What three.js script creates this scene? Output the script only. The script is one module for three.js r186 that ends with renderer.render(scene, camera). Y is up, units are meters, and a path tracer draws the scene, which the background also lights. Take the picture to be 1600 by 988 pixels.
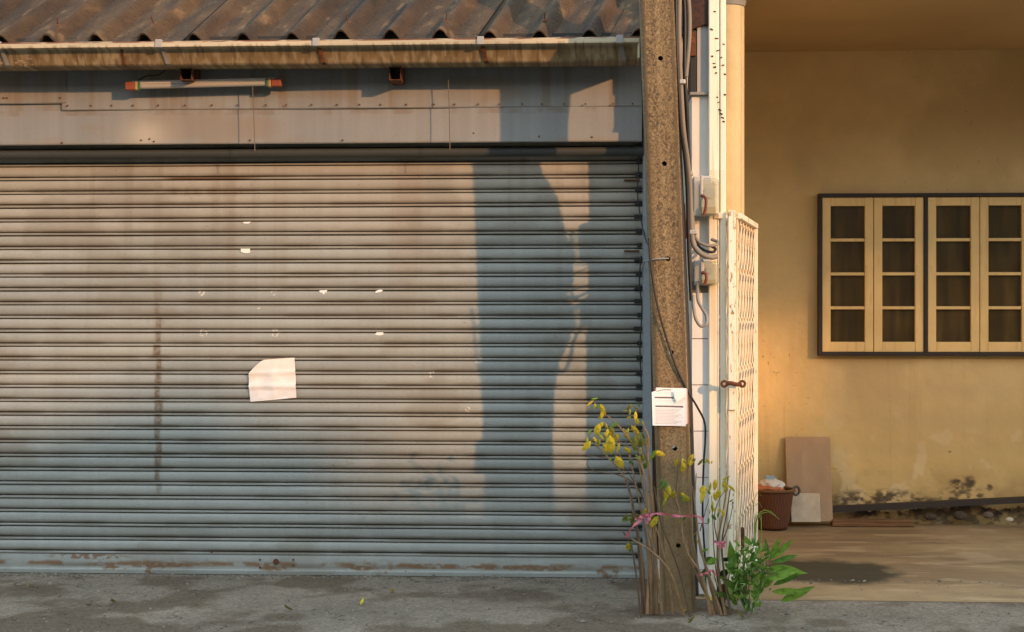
import * as THREE from 'three';
import { RoundedBoxGeometry } from 'three/addons/geometries/RoundedBoxGeometry.js';
import { mergeGeometries, toCreasedNormals } from 'three/addons/utils/BufferGeometryUtils.js';
import { Brush, Evaluator, SUBTRACTION } from 'three-bvh-csg';

// ---------------------------------------------------------------- camera, sky, sun, exposure
const scene = new THREE.Scene();
const W = 1600, H = 988, F = 2300, YAW = THREE.MathUtils.degToRad(2.9);
const EYE = new THREE.Vector3(0, 1.45, 8.2);
const camera = new THREE.PerspectiveCamera(2 * THREE.MathUtils.radToDeg(Math.atan(H / 2 / F)), W / H, 0.1, 2000);
camera.position.copy(EYE); camera.rotation.y = YAW;
scene.add(camera);
const renderer = new THREE.WebGLRenderer({ antialias: true });
renderer.setSize(1024, 632);
renderer.toneMapping = THREE.LinearToneMapping;
renderer.toneMappingExposure = 1.65;
renderer.shadowMap.enabled = true;
const SUN = new THREE.Vector3(1, 0.36, 1).normalize();
{ // hazy late-afternoon air: pale blue above, warm near the horizon, brighter round the sun
  const w = 512, h = 256, d = new Float32Array(w * h * 4);
  for (let j = 0; j < h; j++) for (let i = 0; i < w; i++) {
    const up = ((j + 0.5) / h - 0.5) * Math.PI, az = ((i + 0.5) / w - 0.5) * 2 * Math.PI;
    const x = Math.cos(az) * Math.cos(up), y = Math.sin(up), z = Math.sin(az) * Math.cos(up), c = Math.max(0, x * SUN.x + y * SUN.y + z * SUN.z);
    const t = Math.pow(1 - Math.max(0, y), 3.2), g = 0.35 * Math.pow(c, 6) + 0.9 * Math.pow(c, 40), k = (j * w + i) * 4;
    d[k] = 0.58 + 0.3 * t + g; d[k + 1] = 0.73 + 0.09 * t + 0.72 * g; d[k + 2] = 0.88 - 0.16 * t + 0.42 * g; d[k + 3] = 1;
  }
  const sky = new THREE.DataTexture(d, w, h, THREE.RGBAFormat, THREE.FloatType);
  sky.mapping = THREE.EquirectangularReflectionMapping; sky.magFilter = sky.minFilter = THREE.LinearFilter; sky.needsUpdate = true;
  scene.background = scene.environment = sky;
  scene.backgroundIntensity = scene.environmentIntensity = 1.26;
}
const sun = new THREE.DirectionalLight(new THREE.Color().setRGB(1, 0.52, 0.22), 2.35);
sun.position.copy(SUN).multiplyScalar(60); sun.target.position.set(0, 0, 0);
sun.castShadow = true; sun.shadow.radius = 1.5; sun.shadow.mapSize.set(2048, 2048);
Object.assign(sun.shadow.camera, { left: -30, right: 30, top: 30, bottom: -30, near: 1, far: 150 });
scene.add(sun, sun.target);

// ---------------------------------------------------------------- helpers
let seed = 7;
const rnd = () => { seed = (seed * 1664525 + 1013904223) >>> 0; return seed / 4294967296; };
const rr = (a, b) => a + (b - a) * rnd();
const V = (x, y, z) => new THREE.Vector3(x, y, z);
const clamp = (v, a = 0, b = 1) => Math.min(b, Math.max(a, v));
const smooth = (a, b, v) => { const t = clamp((v - a) / (b - a)); return t * t * (3 - 2 * t); };
const mix = (a, b, t) => a + (b - a) * t;
// measured drawing point (in the 1600 x 988 survey) on the plane z = const, as a world point
function P(px, py, z = 0) {
  const a = (px - W / 2) / F, b = (py - H / 2) / F;
  const x = a * Math.cos(YAW) - Math.sin(YAW), zz = -a * Math.sin(YAW) - Math.cos(YAW);
  const t = (z - EYE.z) / zz;
  return V(EYE.x + t * x, EYE.y - t * b, z);
}
const X = (px, z = 0) => P(px, 494, z).x;
const Y = (py, z = 0, px = 800) => P(px, py, z).y;
// seeded lattice noise that repeats every `per` cells
function h2(ix, iy, s) { let n = Math.imul(ix, 374761393) + Math.imul(iy, 668265263) + Math.imul(s, 974634777); n = Math.imul(n ^ (n >>> 13), 1274126177); return ((n ^ (n >>> 16)) >>> 0) / 4294967295; }
function vn(x, y, s = 0, per = 4096) {
  const ix = Math.floor(x), iy = Math.floor(y), fx = x - ix, fy = y - iy;
  const w = (v) => ((v % per) + per) % per;
  const x0 = w(ix), x1 = w(ix + 1), y0 = w(iy), y1 = w(iy + 1);
  const u = fx * fx * (3 - 2 * fx), v = fy * fy * (3 - 2 * fy);
  const a = h2(x0, y0, s), b = h2(x1, y0, s), c = h2(x0, y1, s), d = h2(x1, y1, s);
  return a + (b - a) * u + (c - a) * v + (a - b - c + d) * u * v;
}
function fbm(x, y, o = 4, s = 0, per = 4096) {
  let t = 0, k = 0.5, n = 0;
  for (let i = 0; i < o; i++) { t += k * vn(x, y, s + i * 17, per); n += k; k *= 0.5; x *= 2; y *= 2; per *= 2; }
  return t / n;
}
// fn(u, v) -> [r, g, b] as sRGB 0..255; v = 0 at the bottom
function tex(w, h, fn, srgb = true) {
  const d = new Uint8Array(w * h * 4);
  for (let j = 0; j < h; j++) for (let i = 0; i < w; i++) {
    const c = fn((i + 0.5) / w, (j + 0.5) / h), k = (j * w + i) * 4;
    d[k] = clamp(c[0], 0, 255); d[k + 1] = clamp(c[1], 0, 255); d[k + 2] = clamp(c[2], 0, 255); d[k + 3] = 255;
  }
  const t = new THREE.DataTexture(d, w, h, THREE.RGBAFormat);
  t.magFilter = THREE.LinearFilter; t.minFilter = THREE.LinearMipmapLinearFilter; t.generateMipmaps = true;
  t.wrapS = t.wrapT = THREE.RepeatWrapping;
  if (srgb) t.colorSpace = THREE.SRGBColorSpace;
  t.needsUpdate = true;
  return t;
}
const lerp3 = (a, b, t) => [mix(a[0], b[0], t), mix(a[1], b[1], t), mix(a[2], b[2], t)];
const mul3 = (a, k) => [a[0] * k, a[1] * k, a[2] * k];
const grain = tex(512, 512, (u, v) => { const n = fbm(u * 16, v * 16, 5, 3, 16) * 255; return [n, n, n]; }, false);
const pits = tex(512, 512, (u, v) => { const n = smooth(0.3, 0.5, fbm(u * 32, v * 32, 3, 9, 32)) * 190 + vn(u * 256, v * 256, 5, 256) * 60; return [n, n, n]; }, false);
function rep(t, s, s2 = s) { const c = t.clone(); c.repeat.set(1 / s, 1 / s2); c.needsUpdate = true; return c; }
const mat = (o) => new THREE.MeshStandardMaterial({ roughness: 0.8, side: THREE.DoubleSide, ...o });
const lin = (r, g, b) => new THREE.Color().setRGB(r, g, b);

// uv in metres by dominant normal
function metreUV(g) {
  const p = g.attributes.position, n = g.attributes.normal, uv = new Float32Array(p.count * 2);
  for (let i = 0; i < p.count; i++) {
    const ax = Math.abs(n.getX(i)), ay = Math.abs(n.getY(i)), az = Math.abs(n.getZ(i));
    let u, v;
    if (az >= ax && az >= ay) { u = p.getX(i); v = p.getY(i); } else if (ax >= ay) { u = p.getZ(i); v = p.getY(i); } else { u = p.getX(i); v = p.getZ(i); }
    uv[2 * i] = u; uv[2 * i + 1] = v;
  }
  g.setAttribute('uv', new THREE.BufferAttribute(uv, 2));
  return g;
}
// uv from a rectangle of the x-y plane
function frontUV(g, x0, x1, y0, y1) {
  const p = g.attributes.position, uv = new Float32Array(p.count * 2);
  for (let i = 0; i < p.count; i++) { uv[2 * i] = (p.getX(i) - x0) / (x1 - x0); uv[2 * i + 1] = (p.getY(i) - y0) / (y1 - y0); }
  g.setAttribute('uv', new THREE.BufferAttribute(uv, 2));
  return g;
}
function box(x0, x1, y0, y1, z0, z1, r = 0) {
  const w = x1 - x0, h = y1 - y0, d = z1 - z0;
  let g = r > 0 ? new RoundedBoxGeometry(w, h, d, 1, Math.min(r, w / 2.02, h / 2.02, d / 2.02)) : new THREE.BoxGeometry(w, h, d);
  if (g.index) g = g.toNonIndexed();
  g.translate((x0 + x1) / 2, (y0 + y1) / 2, (z0 + z1) / 2);
  return metreUV(g);
}
// box whose bottom face is moved from the top one: a leaning post
function lean(g, y0, dxdy, dzdy = 0) {
  const p = g.attributes.position;
  for (let i = 0; i < p.count; i++) { const k = p.getY(i) - y0; p.setX(i, p.getX(i) + k * dxdy); p.setZ(i, p.getZ(i) + k * dzdy); }
  return g;
}
const plain = (g) => { const c = g.index ? g.toNonIndexed() : g; for (const k of Object.keys(c.attributes)) if (!['position', 'normal', 'uv'].includes(k)) c.deleteAttribute(k); return c; };
const join = (gs) => mergeGeometries(gs.map(plain));
// profile of [y, z] points swept from x0 to x1
function sweepX(pts, x0, x1, crease = 0.6, segs = 1, wob = null) {
  const pos = [];
  for (let k = 0; k < segs; k++) {
    const xa = mix(x0, x1, k / segs), xb = mix(x0, x1, (k + 1) / segs);
    const wa = wob ? wob(xa) : 0, wb = wob ? wob(xb) : 0;
    for (let i = 0; i < pts.length - 1; i++) {
      const [ya, za] = pts[i], [yb, zb] = pts[i + 1];
      pos.push(xa, ya, za + wa, xb, ya, za + wb, xb, yb, zb + wb, xa, ya, za + wa, xb, yb, zb + wb, xa, yb, zb + wa);
    }
  }
  let g = new THREE.BufferGeometry(); g.setAttribute('position', new THREE.Float32BufferAttribute(pos, 3));
  g.computeVertexNormals(); g = toCreasedNormals(g, crease);
  return metreUV(g);
}
function tube(points, r, segs = 0, rad = 8, closed = false) {
  const c = new THREE.CatmullRomCurve3(points, closed, 'centripetal');
  return new THREE.TubeGeometry(c, segs || Math.max(6, points.length * 6), r, rad, closed);
}
// tapered tube along a curve
function taper(points, r0, r1, segs = 12, rad = 6) {
  const c = new THREE.CatmullRomCurve3(points, false, 'centripetal');
  const g = new THREE.TubeGeometry(c, segs, 1, rad, false), p = g.attributes.position;
  for (let i = 0; i <= segs; i++) {
    const q = c.getPointAt(i / segs), r = mix(r0, r1, i / segs) * (1 + 0.12 * Math.sin(i * 2.3 + points[0].x * 40));
    for (let j = 0; j <= rad; j++) { const k = i * (rad + 1) + j; p.setXYZ(k, q.x + (p.getX(k) - q.x) * r, q.y + (p.getY(k) - q.y) * r, q.z + (p.getZ(k) - q.z) * r); }
  }
  return g;
}
const names = new Map();
function numbered(n) { const k = names.get(n) ?? 0; names.set(n, k + 1); return k ? n + '_' + String(k).padStart(3, '0') : n; }
const baseOf = new Map();
function tag(o, label, category, group, kind) {
  if (label) o.userData.label = label; if (category) o.userData.category = category;
  if (group) o.userData.group = group; if (kind) o.userData.kind = kind;
  return o;
}
function thing(name, label, category, base, group) {
  const o = new THREE.Group(); o.name = numbered(name); o.position.copy(base); scene.add(o); baseOf.set(o, base.clone());
  return tag(o, label, category, group);
}
// a part: geometry in world coordinates, stored relative to its thing's base
function part(name, g, m, parent, label) {
  const b = baseOf.get(parent);
  const o = new THREE.Mesh(g.clone().translate(-b.x, -b.y, -b.z), m); o.name = name; o.castShadow = o.receiveShadow = true;
  parent.add(o); baseOf.set(o, b); if (label) o.userData.label = label;
  return o;
}
// a part placed from shared geometry
function piece(name, g, m, parent, pos, rot, scl) {
  const b = baseOf.get(parent), o = new THREE.Mesh(g, m); o.name = name; o.castShadow = o.receiveShadow = true;
  o.position.set(pos.x - b.x, pos.y - b.y, pos.z - b.z);
  if (rot) o.rotation.set(...rot); if (scl) o.scale.set(...scl);
  parent.add(o); return o;
}
function solo(name, g, m, label, category, group) {
  g.computeBoundingBox(); const q = g.boundingBox, b = V((q.min.x + q.max.x) / 2, q.min.y, (q.min.z + q.max.z) / 2);
  const o = new THREE.Mesh(g.clone().translate(-b.x, -b.y, -b.z), m); o.name = numbered(name); o.position.copy(b);
  o.castShadow = o.receiveShadow = true; scene.add(o); baseOf.set(o, b);
  return tag(o, label, category, group);
}
function structure(name, g, m) {
  const o = new THREE.Mesh(g, m); o.name = name; o.receiveShadow = o.castShadow = true; o.userData.kind = 'structure'; scene.add(o); baseOf.set(o, V(0, 0, 0));
  return o;
}

// ---------------------------------------------------------------- surfaces
const SX0 = -5.2, SX1 = X(1004), PITCH = 0.0783, LINE0 = Y(864, 0, 250);     // shutter: left, right, slat pitch, lowest joint
const SY0 = 0, SY1 = 2.6;
const rustX = X(247), topStain = [X(262), X(400), Y(277)];
const chips = [[428, 457, 5], [430, 521, 6], [315, 457, 5], [318, 521, 6], [404, 480, 3], [676, 586, 6], [748, 563, 6], [731, 640, 4]].map(([a, b, r]) => [X(a), Y(b), r / 280]);
const rustSpots = [[140, 875, 60], [230, 887, 90], [420, 886, 30], [765, 887, 75], [680, 886, 60], [850, 888, 40], [430, 891, 26], [180, 892, 20], [560, 890, 24]].map(([a, b, r]) => [X(a), Y(b), r / 280]);
const paintShutter = tex(2048, 1536, (u, v) => {
  const x = mix(SX0, SX1, u), y = mix(SY0, SY1, v);
  const big = fbm(x * 0.9, y * 1.3, 4, 21), streak = fbm(x * 22, y * 0.9, 3, 31), fine = vn(x * 160, y * 160, 4), sl = Math.floor((y - LINE0) / PITCH), ph = (y - LINE0) / PITCH - sl;
  const slatTone = (h2(sl, 3, 8) - 0.3) * 0.09;
  let c = mul3([152, 155, 148], 0.91 + 0.14 * big + 0.07 * (streak - 0.5) + 0.04 * (fine - 0.5) + slatTone);
  const dust = smooth(1.55, 2.35, y + 0.35 * (big - 0.5)); c = lerp3(c, [158, 134, 106], dust * 0.38);
  // dirt above each bead; also paints in the lower slat face's shade
  const grimeShade = (1 - smooth(0.1, 0.42, ph)) * (0.15 + 0.7 * smooth(0.35, 0.7, fbm(x * 5, sl * 3.1, 3, 41))); c = lerp3(c, [88, 74, 58], grimeShade * 0.5);
  const drip = smooth(0.56, 0.78, fbm(x * 14, y * 0.35 + 3, 4, 43)) * smooth(0.9, 2.3, y); c = lerp3(c, [112, 86, 60], drip * 0.2);
  const scuff = smooth(0.66, 0.76, fbm(x * 3.2 + 5, y * 26, 4, 44)) * (1 - smooth(0.3, 1.4, y)); c = lerp3(c, [178, 182, 178], scuff * 0.35);
  const smear = smooth(0.6, 0.72, fbm(x * 2.4 + 11, y * 3.1, 5, 45)); c = lerp3(c, [120, 112, 98], smear * 0.3);
  const gr = Math.max(smooth(0.075, 0.09, ph) * (1 - smooth(0.14, 0.155, ph)), smooth(0.84, 0.855, ph) * (1 - smooth(0.9, 0.915, ph))); if (y > LINE0 - 0.01) c = lerp3(c, [48, 38, 26], gr * 0.5);  // groove dirt, darkened to stand in for the grooves' own shade
  // run of rust spots in one column
  const a = Math.abs(x - rustX - 0.006 * Math.sin(sl * 2.1)) / (0.012 + 0.012 * h2(sl, 1, 2)), band = smooth(0.40, 0.55, y) * (1 - smooth(1.2, 1.75, y));
  if (a < 1.6) { const r = (1 - smooth(0.5, 1.5, a)) * band * smooth(0.12, 0.3, ph) * (0.35 + 0.75 * vn(x * 120, y * 80, 6)); c = lerp3(c, [92, 70, 46], r * 0.75); }
  const w = (x > topStain[0] - 0.1 && x < topStain[1] + 0.1) ? smooth(topStain[0] - 0.06, topStain[0] + 0.06, x) * (1 - smooth(topStain[1] - 0.15, topStain[1] + 0.08, x)) : 0;
  if (w) { const d = Math.abs(y - topStain[2]), d2 = Math.abs(y - topStain[2] + 0.075);
    c = lerp3(c, [88, 62, 36], w * ((1 - smooth(0.004, 0.014, d)) * 0.8 + (1 - smooth(0, 0.035, d2)) * 0.5 * fbm(x * 40, y * 12, 3, 8))); }
  for (const [cx, cy, r] of chips) { const dx = x - cx, dy = y - cy; if (Math.abs(dx) < r * 2 && Math.abs(dy) < r * 2) { const d = Math.hypot(dx, dy) / r, ring = (1 - smooth(0.15, 0.4, Math.abs(d - 0.75))) * smooth(0.48, 0.62, vn(x * 130, y * 130, 12)); c = lerp3(c, [214, 206, 190], ring * 0.8); } }
  if (y < LINE0) {
    let r = 0;
    for (const [cx, cy, l] of rustSpots) { const dx = (x - cx) / l, dy = (y - cy) / 0.014; const d = dx * dx + dy * dy; if (d < 3) r = Math.max(r, (1 - smooth(0.3, 1.8, d)) * smooth(0.35, 0.6, fbm(x * 40, y * 60, 4, 13))); }
    r = Math.max(r, (1 - smooth(0.0, 0.022, Math.abs(y - 0.055))) * smooth(0.5, 0.68, fbm(x * 9, y * 20, 4, 14)));
    c = lerp3(c, [112, 74, 42], r * 0.7);
    const nx = ((x + 20) % 1.25); if (nx < 0.18) { const q = fbm(x * 30, y * 30, 4, 55); c = lerp3(c, [110, 72, 40], smooth(0.5, 0.7, q) * (1 - smooth(0.03, 0.1, y)) * 0.6); }
  }
  const spot = vn(x * 70, y * 70, 77); if (spot > 0.93) c = lerp3(c, [86, 78, 66], (spot - 0.93) * 7 * vn(x * 3, y * 3, 5));
  return c;
});
const M = {};
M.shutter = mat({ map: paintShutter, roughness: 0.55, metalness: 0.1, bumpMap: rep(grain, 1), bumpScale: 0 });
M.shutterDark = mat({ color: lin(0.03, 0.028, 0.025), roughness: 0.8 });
const FX0 = -5.2, FX1 = 0.6, FY0 = 2.35, FY1 = 3.0;
const seamY = Y(168, 0.17);
M.fascia = mat({ roughness: 0.5, metalness: 0.1, map: tex(2048, 512, (u, v) => {
  const x = mix(FX0, FX1, u), y = mix(FY0, FY1, v);
  const b = fbm(x * 1.4, y * 2, 4, 61), st = fbm(x * 34, y * 1.1, 3, 62), f = vn(x * 200, y * 200, 63);
  let c = mul3([146, 146, 142], 0.86 + 0.2 * b + 0.09 * (st - 0.5) + 0.04 * (f - 0.5));
  c = lerp3(c, [140, 116, 88], smooth(0.45, 0.75, fbm(x * 2.2 + 9, y * 6, 4, 64)) * 0.4);
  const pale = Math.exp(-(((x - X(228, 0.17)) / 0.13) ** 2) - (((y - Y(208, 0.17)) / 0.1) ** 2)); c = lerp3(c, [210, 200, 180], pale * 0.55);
  if (y > seamY) { const drip = smooth(0.5, 0.75, fbm(x * 18, y * 1.5, 3, 66)); c = lerp3(c, [120, 96, 70], drip * 0.35); }
  else if (y > seamY - 0.03) c = lerp3(c, [120, 100, 78], smooth(0.4, 0.7, fbm(x * 12, y * 10, 3, 67)) * 0.4);
  return c;
}) });
M.gutter = mat({ roughness: 0.7, map: tex(2048, 256, (u, v) => {
  const x = u * 6, st = fbm(x * 40, v * 2.2, 4, 71), b = fbm(x * 1.5, v * 3, 4, 72), dirt = smooth(0.82, 0.55, v) * (0.55 + 0.45 * smooth(0.3, 0.6, st));
  let c = mul3([196, 182, 152], 0.85 + 0.25 * b);
  c = lerp3(c, [122, 98, 64], dirt * 0.85);
  c = lerp3(c, [78, 64, 42], smooth(0.5, 0.75, fbm(x * 70, v * 1.6, 3, 73)) * 0.45 * smooth(0.9, 0.7, v));
  if (v > 0.93) c = lerp3(c, [104, 56, 28], smooth(0.35, 0.6, fbm(x * 9, v * 8, 4, 74)) * 0.9);
  const s = Math.abs(x - 1.98 - 0.1) < 0.16 && v < 0.35; if (s) c = lerp3(c, [190, 164, 140], smooth(0.56, 0.7, fbm(x * 40, v * 12, 3, 75)) * 0.8);
  return c;
}) });
M.roof = mat({ roughness: 0.95, bumpMap: rep(pits, 0.35), bumpScale: 0.004, map: (() => { const t = tex(1024, 1024, (u, v) => {
  const a = fbm(u * 6, v * 6, 5, 81, 6), b = fbm(u * 48, v * 24, 4, 82, 48), st = fbm(u * 32, v * 4, 3, 83, 32);
  let c = lerp3([48, 38, 27], [94, 74, 49], clamp((a - 0.3) * 1.3 + (b - 0.5) * 0.9 + 0.2));
  c = lerp3(c, [58, 50, 42], smooth(0.52, 0.78, st) * 0.6); c = lerp3(c, [138, 116, 84], smooth(0.62, 0.8, b) * 0.4); c = lerp3(c, [40, 36, 29], smooth(0.55, 0.8, fbm(u * 20, v * 9, 4, 84, 20)) * 0.5);
  return c;
}); t.repeat.set(1 / 2.1, 1 / 2.1); return t; })() });
const rustFn = (u, v, s) => { const a = fbm(u * 10, v * 10, 5, s, 10), b = fbm(u * 40, v * 40, 3, s + 5, 40); return lerp3(lerp3([70, 40, 24], [134, 78, 38], a), [52, 34, 24], smooth(0.5, 0.75, b) * 0.7); };
const rustTex = tex(256, 256, (u, v) => rustFn(u, v, 91));
M.rust = mat({ map: rep(rustTex, 0.3), roughness: 0.9 });
// weathered concrete of the pole
M.pole = mat({ roughness: 0.95, bumpMap: rep(pits, 0.12), bumpScale: 0.004, map: tex(512, 2048, (u, v) => {
  const x = u * 0.5, y = v * 4, a = fbm(x * 9, y * 3, 5, 101), b = fbm(x * 90, y * 90, 4, 102), st = fbm(x * 55, y * 1.2, 3, 103), f = vn(x * 500, y * 500, 104);
  const sp = fbm(x * 170, y * 170, 3, 105); let c = lerp3([128, 106, 74], [192, 164, 118], clamp(a * 0.9 + (b - 0.5) * 0.5 + 0.05)); c = lerp3(c, [196, 170, 126], Math.exp(-(((x - 0.1) / 0.014) ** 2)) * 0.45 * smooth(0.35, 0.6, fbm(x * 20, y * 2.5, 3, 106)));
  c = mul3(c, 0.9 + 0.2 * f);
  c = lerp3(c, [52, 44, 34], smooth(0.36, 0.86, sp * 0.5 + b * 0.2 + a * 0.22 + st * 0.16) * 0.85 * smooth(0.4, 1.4, y));
  c = lerp3(c, [190, 166, 124], smooth(0.62, 0.8, a) * 0.4 * (1 - smooth(1.0, 1.8, y)));
  return c;
}) });
const WX0 = 0.9, WX1 = 4.0, WZ = -2.19;
const moldPts = [[1340, 780, 30, 12], [1390, 778, 40, 12], [1425, 783, 50, 9], [1470, 785, 45, 7], [1505, 778, 30, 16], [1500, 753, 12, 9], [1515, 750, 7, 8], [1545, 758, 5, 4], [1480, 703, 5, 1.5]].map(([a, b, w, h]) => [X(a, WZ), Y(b, WZ), w / 218, h / 218]);
M.plaster = mat({ roughness: 0.9, bumpMap: rep(grain, 1.1), bumpScale: 0.014, map: tex(2048, 2048, (u, v) => {
  const x = mix(WX0, WX1, u), y = v * 3.5;
  const a = fbm(x * 1.2, y * 1.2, 5, 111), b = fbm(x * 9, y * 9, 4, 112), f = vn(x * 240, y * 240, 113);
  let c = mul3([224, 194, 136], 0.9 + 0.13 * a + 0.06 * (b - 0.5) + 0.03 * (f - 0.5));
  c = lerp3(c, [180, 150, 104], smooth(0.45, 0.7, fbm(x * 2 + 4, y * 1.5, 4, 114)) * 0.4);
  const low = 1 - smooth(0.25, 1.1, y + 0.5 * (a - 0.5)); c = lerp3(c, [196, 172, 106], low * 0.5);
  c = lerp3(c, [120, 96, 62], (1 - smooth(0.02, 0.5, y)) * smooth(0.4, 0.62, fbm(x * 4, y * 5, 5, 115)) * 0.6);
  c = lerp3(c, [214, 198, 160], smooth(0.64, 0.72, fbm(x * 6, y * 5, 4, 116)) * low * 0.5);
  const fly = vn(x * 55, y * 55, 117); if (fly > 0.94) c = lerp3(c, [80, 64, 44], (fly - 0.94) * 8 * smooth(0.4, 0.6, vn(x * 2.2, y * 1.1, 118)));
  let m = 0;
  for (const [cx, cy, w, h] of moldPts) { const dx = (x - cx) / w, dy = (y - cy) / h, d = dx * dx + dy * dy; if (d < 3.2) m = Math.max(m, (1 - smooth(0.0, 2.8, d)) * smooth(0.3, 0.7, fbm(x * 26, y * 40, 5, 119))); }
  const edge = 0.105 + 0.09 * (fbm(x * 5.5, 3.3, 5, 121) - 0.5) + 0.05 * Math.exp(-(((x - X(1512, WZ)) / 0.14) ** 2)), inb = smooth(X(1312, WZ), X(1335, WZ), x);
  if (y < edge + 0.06) { const k = smooth(edge + 0.012, edge - 0.006, y + 0.05 * (fbm(x * 34, y * 34, 4, 122) - 0.5)); m = Math.max(m, k * inb * (0.3 + 0.7 * smooth(0.09, 0.0, edge - y) * smooth(0.3, 0.5, fbm(x * 11, y * 8, 4, 123)) + 0.4 * smooth(0.45, 0.6, fbm(x * 20, y * 26, 4, 124)))); c = lerp3(c, [196, 184, 150], smooth(edge + 0.05, edge + 0.01, y) * inb * 0.35 * (1 - k)); }
  const run = smooth(0.6, 0.8, fbm(x * 26, y * 0.8, 3, 127)) * smooth(1.0, 0.2, Math.abs(y - 0.75)); c = lerp3(c, [168, 138, 92], run * 0.14);
  c = lerp3(c, [62, 52, 38], m * 0.85);
  return c;
}) });
M.cream = mat({ roughness: 0.85, bumpMap: rep(grain, 0.9), bumpScale: 0.004, map: (() => { const t = tex(512, 512, (u, v) => { const a = fbm(u * 4, v * 4, 5, 121, 4), b = fbm(u * 30, v * 30, 3, 122, 30); return mul3([210, 188, 142], 0.88 + 0.16 * a + 0.06 * (b - 0.5)); }); t.repeat.set(1 / 2.3, 1 / 2.3); return t; })() });
M.whiteWall = mat({ roughness: 0.8, bumpMap: rep(grain, 0.7), bumpScale: 0.003, map: (() => { const t = tex(512, 512, (u, v) => { const a = fbm(u * 4, v * 4, 5, 131, 4), b = fbm(u * 40, v * 8, 3, 132, 40); return mul3([236, 230, 218], 0.86 + 0.16 * a + 0.08 * (b - 0.5)); }); t.repeat.set(1 / 1.3, 1 / 1.3); return t; })() });
M.tile = mat({ roughness: 0.3, color: lin(0.84, 0.83, 0.8), bumpMap: rep(grain, 0.5), bumpScale: 0.002 });
M.grout = mat({ color: lin(0.28, 0.25, 0.2), roughness: 0.95 });
M.post = mat({ roughness: 0.55, map: (() => { const t = tex(512, 1024, (u, v) => { const a = fbm(u * 8, v * 6, 5, 145, 8), st = fbm(u * 48, v * 3, 4, 146, 48);
  return lerp3(mul3([250, 243, 220], 0.9 + 0.12 * a), [190, 160, 110], smooth(0.58, 0.8, st) * 0.4); }); t.repeat.set(1 / 0.6, 1 / 2.2); return t; })() });
// cream gate paint with rust runs
M.gate = mat({ roughness: 0.55, map: (() => { const t = tex(1024, 1024, (u, v) => {
  const a = fbm(u * 8, v * 4, 5, 141, 8), st = fbm(u * 48, v * 3, 4, 142, 48), sp = fbm(u * 64, v * 48, 3, 143, 64);
  let c = mul3([248, 240, 218], 0.9 + 0.12 * a);
  c = lerp3(c, [190, 140, 76], smooth(0.58, 0.78, st) * smooth(0.35, 0.6, a) * 0.75); c = lerp3(c, [126, 78, 40], smooth(0.7, 0.82, sp) * 0.7);
  return c;
}); t.repeat.set(1 / 0.8, 1 / 1.6); return t; })() });
M.ceiling = mat({ roughness: 0.9, map: (() => { const t = tex(512, 512, (u, v) => mul3([196, 166, 116], 0.88 + 0.16 * fbm(u * 4, v * 4, 5, 151, 4))); t.repeat.set(1 / 3.1, 1 / 3.1); return t; })() });
const floorTex = tex(2048, 1024, (u, v) => {     // 4.5 m x 4.5 m of carport floor
  const x = 0.4 + u * 4.6, z = -2.4 + v * 4.6;
  const a = fbm(x * 1.1, z * 2.6, 5, 161), b = fbm(x * 14, z * 14, 4, 162), w = fbm(x * 1.6 + 3, z * 5, 5, 163), f = vn(x * 180, z * 180, 164);
  let c = lerp3([140, 114, 78], [174, 148, 108], clamp(a * 1.5 - 0.2)); c = mul3(c, 0.88 + 0.14 * b + 0.06 * f);
  c = lerp3(c, [118, 96, 68], smooth(0.45, 0.65, w) * 0.55);
  c = lerp3(c, [196, 172, 136], smooth(0.6, 0.72, fbm(x * 3, z * 9, 4, 165)) * 0.4);
  const damp = Math.exp(-(((x - 1.35) / 0.42) ** 2) - (((z + 0.25) / 0.42) ** 2)); c = lerp3(c, [42, 40, 24], smooth(0.25, 0.6, damp * (0.55 + 0.9 * fbm(x * 7, z * 7, 4, 166))) * 0.85);
  return c;
});
M.floor = mat({ map: floorTex, roughness: 0.75, bumpMap: rep(grain, 0.8), bumpScale: 0.006 });
M.pavement = mat({ roughness: 0.95, bumpMap: rep(pits, 0.5), bumpScale: 0.006, map: (() => { const t = tex(1024, 1024, (u, v) => {
  const a = fbm(u * 5, v * 5, 5, 171, 5), b = fbm(u * 60, v * 60, 3, 172, 60), d = fbm(u * 9, v * 9, 5, 173, 9);
  let c = mul3([140, 128, 110], 0.8 + 0.25 * a + 0.14 * (b - 0.5)); c = lerp3(c, [88, 74, 56], smooth(0.48, 0.66, d) * 0.7); const cr = Math.abs(fbm(u * 7, v * 7, 5, 174, 7) - 0.5); if (cr < 0.006) c = lerp3(c, [46, 40, 32], (1 - cr / 0.006) * 0.8); const gt = vn(u * 300, v * 300, 175, 300); c = mul3(c, 0.86 + 0.28 * gt);
  return c;
}); t.repeat.set(1 / 2.6, 1 / 2.6); return t; })() });
M.asphalt = mat({ color: lin(0.06, 0.058, 0.055), roughness: 0.95, bumpMap: rep(pits, 0.3), bumpScale: 0.004 });
M.dirt = mat({ color: lin(0.17, 0.14, 0.1), roughness: 1 });
M.black = mat({ color: lin(0.012, 0.012, 0.012), roughness: 0.5 });
M.darkWood = mat({ color: lin(0.022, 0.014, 0.009), roughness: 0.6 });
const woodTex = tex(512, 256, (u, v) => { const g = fbm(u * 4, v * 40, 4, 181, 4), k = fbm(u * 3, v * 3, 4, 182, 3); return lerp3([86, 58, 34], [140, 100, 62], clamp(g * 1.1 + (k - 0.5) * 0.6)); });
M.wood = mat({ map: rep(woodTex, 0.6, 0.3), roughness: 0.85 });
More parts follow.
